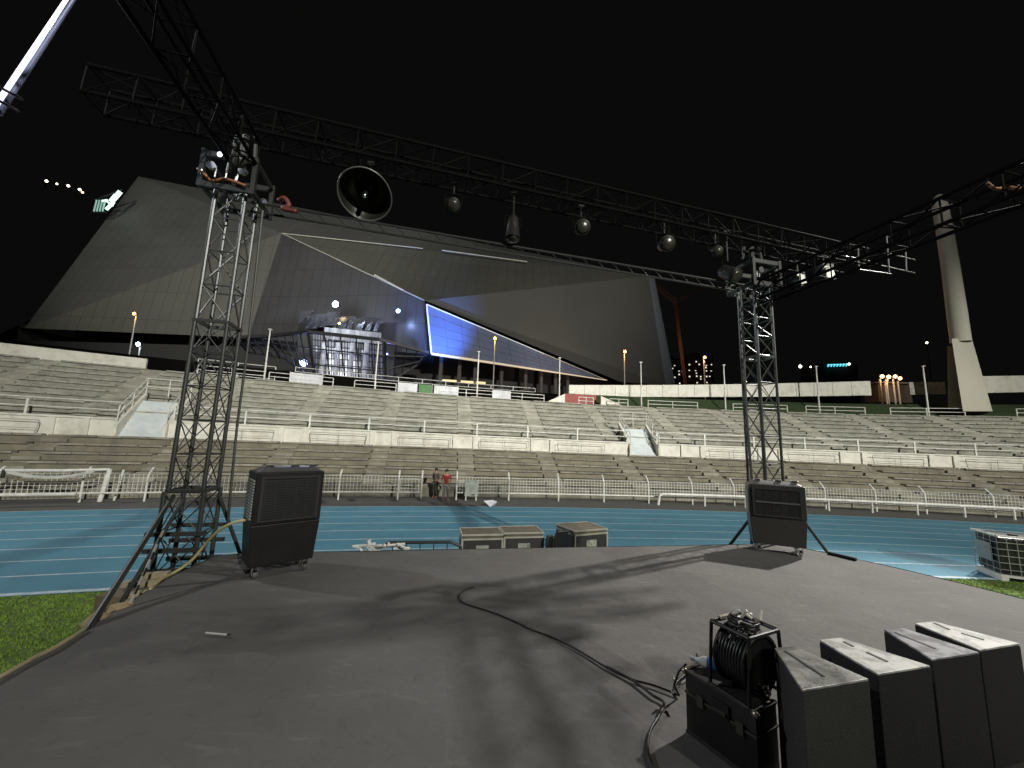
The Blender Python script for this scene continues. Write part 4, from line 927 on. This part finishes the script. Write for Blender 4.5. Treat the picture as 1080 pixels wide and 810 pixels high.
# side handle of the nearest
# ---------------------------------------------------------------- black flight case
ZC = ST+.34
quad = [G(u, v, ZC) for u, v in ((722, 706), (757, 693), (822, 742), (797, 752))]
A, B = quad[0], quad[3]; ed = (B-A).normalized(); pn = Vector((-ed.y, ed.x, 0)); 
wc = abs((quad[2]-B).dot(pn)); Lc = (B-A).length
cs = thing('flight_case', Vector((A.x, A.y, ST)), 'black flight case with metal edges carrying the cable reel', 'flight case')
O = Vector((A.x, A.y, ST)); Mc = Matrix((ed, pn, Vector((0, 0, 1)))).transposed().to_4x4(); Mc.translation = O
MB().box(.003, Lc-.003, .003, wc-.003, .01, .225, Mc).build('body', BLK, cs)
MB().box(.003, Lc-.003, .003, wc-.003, .235, .337, Mc).build('lid', mat('case_lid', (.015, .015, .015), .6), cs)
for z in (.0, .215, .33):
    eg = MB(); eg.box(0, Lc, -.004, .012, z, z+.014, Mc).box(0, Lc, wc-.012, wc+.004, z, z+.014, Mc).box(-.004, .012, .013, wc-.013, z, z+.014, Mc).box(Lc-.012, Lc+.004, .013, wc-.013, z, z+.014, Mc)
    eg.build('edge_trim', mat('dull_alu', (.12, .12, .11), .4, .8), cs)
for x in (0, Lc): MB().lathe(Mc @ Vector((x, 0, .335)), (0, 0, 1), [(-.018, .008), (0, .02), (.014, .008)], 10).build('corner_ball', mat('brass_corner', (.45, .4, .3), .35, .8), cs, smooth=True)
MB().box(Lc*.42, Lc*.66, -.010, -.004, .215, .29, Mc).build('handle_dish', BLKM, cs); MB().box(Lc*.45, Lc*.63, -.022, -.011, .235, .25, Mc).build('handle', mat('dull_alu', (.2,)*3), cs)
for x in (.25, .8): MB().box(Lc*x-.02, Lc*x+.02, -.012, -.005, .19, .25, Mc).build('latch', mat('dull_alu', (.2,)*3), cs)
ct = MB().box(0, .0, 0, 0, 0, 0)
# bottle and tape on the case
bt_ = thing('plastic_bottle', Mc @ Vector((.1, .09, .345)), 'clear plastic bottle with blue label lying on the black case', 'bottle')
a = Mc @ Vector((.05, .13, .375)); b = Mc @ Vector((.16, .19, .375)); d = (b-a).normalized(); L_ = .21
MB().lathe(a-d*.06, d, [(0, .012), (.02, .014), (.05, .032), (L_-.01, .032), (L_, .02)], 16).build('bottle_body', mat('bottle_plastic', (.75, .76, .74), .2), bt_, smooth=True)
MB().lathe(a-d*.06, d, [(.07, .0335), (.12, .0335)], 16, closed=False).build('paper_label', mat('blue_label', (.06, .2, .55), .4), bt_, smooth=True)
MB().lathe(a-d*.085, d, [(0, .013), (.024, .013)], 12).build('cap', BAN, bt_)
# cable reel
rl_ = thing('cable_reel', Mc @ Vector((Lc*.62, wc*.5, .345)), 'black cable reel with frame handle standing on the black case', 'cable reel')
c_ = P(787, 705, (quad[0].y+quad[3].y)/2+.02); c_.z = ZC+.165; ax = (ed-pn*.05).normalized(); R = .15
for k in (-1, 1):
    MB().torus(c_+ax*.085*k, ax, R, .012, 28, 8).build('flange', BLK, rl_, smooth=True)
    MB().lathe(c_+ax*(.085*k), ax, [(-.005, .13), (.005, .13)], 24).build('side_disc', mat('gloss_black', (.012, .012, .013), .18), rl_)
random.seed(5); cm = MB()
for i in range(9):
    for j in range(3): cm.torus(c_+ax*(-.07+i*.0175)+Vector((0, 0, random.uniform(-.004, .004))), ax, .105+j*.017, .009, 26, 6)
cm.build('wound_cable', mat('cable_rubber', (.018, .018, .018), .35), rl_, smooth=True)
sdv = ax.cross(Vector((0, 0, 1))).normalized(); hf = MB(); top = []
for k in (-1, 1):
    q = c_+ax*.115*k
    hf.path([q+sdv*.16+Vector((0, 0, -.17)), q+sdv*.13+Vector((0, 0, .168)), q-sdv*.13+Vector((0, 0, .168)), q-sdv*.16+Vector((0, 0, -.17))], .010, 8)
for s in (-1, 1):
    hf.tube(c_+ax*.115+sdv*.13*s+Vector((0, 0, .168)), c_-ax*.115+sdv*.13*s+Vector((0, 0, .168)), .012, 8); hf.tube(c_+ax*.12+sdv*.16*s-Vector((0, 0, .165)), c_-ax*.12+sdv*.16*s-Vector((0, 0, .165)), .012, 8)
hf.build('frame', BLK, rl_)
tp = MB(); q0 = c_+ax*.115+Vector((0, 0, .168)); q0 = c_-ax*.0+sdv*0
for s in (1, -1):
    pass
e0 = c_+ax*.115+sdv*.10+Vector((0, 0, .203)); e1 = c_+ax*.115-sdv*.06+Vector((0, 0, .203))
cand = [c_-ax*.115-sdv*.10, c_-ax*.115+sdv*.06]
MB().tube(cand[0]+Vector((0, 0, .17)), cand[1]+Vector((0, 0, .17)), .016, 8).build('cream_tape', mat('cream_tape', (.62, .56, .38), .6), rl_)
lo_ = MB()
for k in range(6): lo_.torus(c_+Vector((0, 0, .172+k*.007)), Vector((random.uniform(-.25, .25), random.uniform(-.25, .25), 1)), .085-.004*k, .007, 24, 6)
lo_.build('loose_coil', mat('cable_rubber', (.02,)*3), rl_, smooth=True)
for k in range(7):
    a = c_+Vector((random.uniform(-.06, .08), random.uniform(-.06, .06), .212)); b = a+Vector((random.uniform(-.05, .05), random.uniform(-.03, .03), random.uniform(-.01, .05))); MB().tube(a, b, .008, 8).build('plug', BDM, rl_)
# white plugs at the case ends
wp = thing('plug_cluster', G(716, 722, ST), 'white plugs tangled at the far left end of the black case', 'plugs')
for k in range(6):
    a = P(712+random.uniform(-4, 6), 716+random.uniform(-6, 10), 2.85); b = a+Vector((random.uniform(-.06, .06), random.uniform(-.03, .03), random.uniform(-.05, .05))); MB().tube(a, b, .008, 8).build('plug', BDM, wp)
MB().path([P(724, 700, 2.85), P(716, 708, 2.85), P(711, 722, 2.85), G(716, 733, ST+.01)], .007, 8).build('lead', BLK, wp)
wp = thing('plug_cluster', Mc @ Vector((Lc*.95, wc*.8, .345)), 'white connectors lying beside the reel at the near end of the case', 'plugs')
for k in range(6):
    a = Mc @ Vector((Lc*.93+random.uniform(-.05, .03), wc*.8+random.uniform(-.03, .04), .36+random.uniform(0, .03))); b = a+Vector((random.uniform(-.04, .04), random.uniform(-.02, .02), random.uniform(-.01, .02))); MB().tube(a, b, .009, 8).build('plug', BDM, wp)

# ---------------------------------------------------------------- things behind the stage
WOOD = mat('lid_plywood', (.13, .115, .08), .7, c2=(.08, .07, .05), scale=6); DULL = mat('dull_alu', (.2,)*3); EDG = mat('case_edge', (.6, .58, .5), .4, .4)
def rcase(u0_, u1_, v, d, lab, dp=.62, rot=.2):
    a = P(u0_, v, d); b = P(u1_, v, d+(u1_-u0_)/406*d*rot); w = (b-a).xy.length; h = a.z; ang = math.atan2(b.y-a.y, b.x-a.x); M = rotM(Vector((a.x, a.y, 0)), ang)
    th = thing('rack_case', (a.x, a.y, 0), lab, 'rack case', 'rack cases behind the stage')
    MB().box(.01, w-.01, .01, dp, .12, h-.11, M).build('body', mat('case_laminate', (.035, .033, .035), .5), th); MB().box(.02, w-.02, .02, dp-.01, h-.09, h, M).build('lid', WOOD, th)
    eb = MB()
    for z in (h-.10, h-.02): eb.box(0, w, -.008, .02, z, z+.03, M).box(0, w, dp-.01, dp+.01, z, z+.03, M).box(0, .02, .021, dp-.011, z, z+.03, M).box(w-.02, w, .021, dp-.011, z, z+.03, M)
    for x in (0, w-.035): eb.box(x, x+.035, -.006, .02, .13, h-.101, M)
    eb.build('edge_trim', EDG, th)
    MB().box(w*.35, w*.65, -.01, .009, h-.42, h-.2, M).build('paper_sign', mat('grey_paper', (.4, .42, .38), .7, c2=(.15, .16, .14), scale=9), th)
    for x in (.08, w-.08):
        for y in (.1, dp-.1): MB().lathe(M @ Vector((x-.02, y, .06)), M.to_3x3() @ Vector((1, 0, 0)), [(0, .06), (.04, .06)], 12).build('caster', BLK, th)
rcase(487, 531, 564.5, 7.9, 'left of the two joined rack cases behind the stage, wooden lid')
rcase(531.5, 574, 562.5, 8.15, 'right of the two joined rack cases behind the stage, mossy lid')
rcase(606, 641, 560.5, 8.5, 'separate rack case with pale paper behind the stage, right of the pipe frames', .75, .5)
def hoop(u0_, u1_, v, d, lab):
    a = P(u0_, v, d); b = P(u1_, v-1, d+.1); th = thing('crowd_barrier', (a.x, a.y, 0), lab, 'barrier', 'steel pipe frames behind the stage')
    z0 = Vector((0, 0, 1)); A0 = Vector((a.x, a.y, 0)); B0 = Vector((b.x, b.y, 0)); c1 = a-Vector((0, 0, .08)); c2 = b-Vector((0, 0, .08))
    MB().path([A0, c1, a+(b-a)*.12, b+(a-b)*.12, c2, B0], .03, 8).build('frame', STEELD, th)
    mb = MB(); n = 6
    for k in range(1, n): mb.tube(A0.lerp(B0, k/n)+Vector((0, 0, .2)), a.lerp(b, k/n), .01, 6)
    mb.tube(A0+Vector((0, 0, .2)), B0+Vector((0, 0, .2)), .02, 6); mb.build('bars', STEELD, th)
hoop(577, 583, 566, 8.2, 'narrow pipe frame just right of the joined rack cases'); hoop(586, 605, 561, 8.4, 'pipe frame just left of the separate rack case'); hoop(400, 486, 572.5, 7.6, 'long dark pipe barrier behind the stage left of the rack cases')
random.seed(8); wb = MB()
for k in range(16):
    a = P(random.uniform(386, 428), random.uniform(573, 581), 7.3); b = a+Vector((random.uniform(-.3, .3), random.uniform(-.1, .1), random.uniform(-.08, .08))); c2 = b+Vector((random.uniform(-.15, .15), 0, random.uniform(-.1, .1)))
    wb.path([a, b, c2], .022, 6)
wt = thing('folded_frame', P(407, 590, 7.3), 'heap of white tubes and cloth behind the stage at its left end', 'frame heap'); wb.build('white_tubes', WPOLE, wt)
q = P(407, 590, 7.3); MB().box(-.5, .5, -.3, .3, -q.z, -.05, Matrix.Translation(q)).build('trolley', BLK, wt)

# ---------------------------------------------------------------- caged tank at the right
cn = Vector((13.72, 11.25, 0)); la_ = Vector((.40, .92, 0)).normalized(); ra_ = Vector((.92, -.40, 0)).normalized()
ib = thing('caged_water_tank', cn, 'black water tank in a light metal cage on the grass at the right edge', 'water tank')
Mi = Matrix((ra_, la_, Vector((0, 0, 1)))).transposed().to_4x4(); Mi.translation = cn
MB().box(.04, 1.16, .04, .96, .18, 1.16, Mi).build('tank', mat('tank_black', (.02, .02, .022), .35), ib, bevel=.05)
MB().box(0, 1.2, 0, 1.0, .10, .16, Mi).box(0, .15, 0, 1, 0, .1, Mi).box(.52, .68, 0, 1, 0, .1, Mi).box(1.05, 1.2, 0, 1, 0, .1, Mi).build('pallet', WPOLE, ib)
cg = MB()
for z in (.3, .48, .66, .84, 1.02, 1.19):
    for a, b in (((0, 0), (1.2, 0)), ((1.2, 0), (1.2, 1)), ((1.2, 1), (0, 1)), ((0, 1), (0, 0))): cg.tube(Mi @ Vector((*a, z)), Mi @ Vector((*b, z)), .012 if z < 1.1 else .022, 6)
for k in range(7): x = k*.2; cg.tube(Mi @ Vector((x, 0, .16)), Mi @ Vector((x, 0, 1.19)), .008, 6)
for k in range(5): y = k*.25; cg.tube(Mi @ Vector((0, y, .16)), Mi @ Vector((0, y, 1.19)), .008, 6)
cg.build('cage', mat('cage_steel', (.5, .5, .48), .4, .5), ib)
MB().box(-.02, -.014, .25, .8, .45, .95, Mi).build('sign_plate', mat('plate_grey', (.3, .33, .33), .5), ib); MB().lathe(Mi @ Vector((.6, .5, 1.16)), (0, 0, 1), [(0, .1), (.05, .1)], 16).build('cap', BLK, ib)
MB().box(0, 1.2, -.02, .0, 1.17, 1.22, Mi).box(-.02, 0, 0, 1, 1.17, 1.22, Mi).build('top_rim', WPOLE, ib)

# ---------------------------------------------------------------- people at the gate
SKIN = mat('skin', (.35, .2, .13), .6)
def skin(name, pts, edges, rad, M, parent, sub=1):
    me = bpy.data.meshes.new(name); me.from_pydata([tuple(p) for p in pts], edges, []); b_ = bmesh.new(); b_.from_mesh(me); b_.verts.layers.skin.verify(); b_.to_mesh(me); b_.free()
    for i, r in enumerate(rad): me.skin_vertices[0].data[i].radius = (r, r)
    me.skin_vertices[0].data[0].use_root = True
    me.materials.append(M); o = bpy.data.objects.new(name, me); col.objects.link(o); o.parent = parent
    s = o.modifiers.new('skin', 'SKIN'); s.use_smooth_shade = True; q = o.modifiers.new('sub', 'SUBSURF'); q.levels = sub; q.render_levels = sub
    return o
def person(loc, rz, lab, shirt, trouser, lean=0.0, hairc=(.02, .015, .01)):
    th = thing('person', loc, lab, 'person', None); th.rotation_euler.z = rz
    pts = [(0, 0, .88), (0, -.01, 1.05), (0, .0, 1.25), (0, 0, 1.38), (0, -.01, 1.46), (0, -.02, 1.56), (0, -.02, 1.63),
           (-.09, 0, .84), (-.11, -.03, .46), (-.12, .02, .08), (-.12, -.12, .04), (.09, 0, .84), (.12, -.06, .46), (.14, .02, .08), (.15, -.12, .04),
           (-.18, 0, 1.36), (-.24, .03, 1.10), (-.20, -.10, .88), (-.19, -.14, .80), (.18, 0, 1.36), (.26, .02, 1.12), (.18, -.14, 1.0), (.12, -.2, 1.0)]
    ed_ = [(0, 1), (1, 2), (2, 3), (3, 4), (4, 5), (5, 6), (0, 7), (7, 8), (8, 9), (9, 10), (0, 11), (11, 12), (12, 13), (13, 14), (3, 15), (15, 16), (16, 17), (17, 18), (3, 19), (19, 20), (20, 21), (21, 22)]
    rad = [.13, .115, .13, .11, .05, .085, .07, .085, .055, .04, .035, .085, .055, .04, .035, .055, .042, .032, .03, .055, .042, .032, .03]
    skin('body', pts, ed_, rad, SKIN, th)
    skin('shirt', [pts[i] for i in (1, 2, 3, 0, 15, 16, 19, 20)], [(0, 1), (1, 2), (0, 3), (2, 4), (4, 5), (2, 6), (6, 7)], [.13, .145, .125, .145, .07, .058, .07, .058], shirt, th)
    skin('trousers', [(0, 0, .9), (-.09, 0, .82), pts[8], (-.12, .01, .14), (.09, 0, .82), pts[12], (.14, .01, .14)], [(0, 1), (1, 2), (2, 3), (0, 4), (4, 5), (5, 6)], [.14, .10, .07, .055, .10, .07, .055], trouser, th)
    o = MB().lathe(Vector((0, .0, 1.585)), (0, .3, 1), [(-.04, .085), (.02, .10), (.07, .085), (.11, .03)], 14).build('hair', mat('hair', hairc, .7), None, smooth=True); o.parent = th
    return th
REDSH = mat('red_shirt', (.35, .04, .035), .8); GRT = mat('grey_trousers', (.26, .27, .25), .8); DKC = mat('drab_clothes', (.09, .08, .065), .9)
p1 = pol(-9.7, -.25, 0, False); person(p1, math.radians(12), 'person in red shirt and grey trousers standing at the fence gate opening', REDSH, GRT)
p2 = pol(-10.05, .6, 0, False); person(p2, math.radians(-35), 'person in drab dark clothes standing behind the one in red', DKC, DKC)
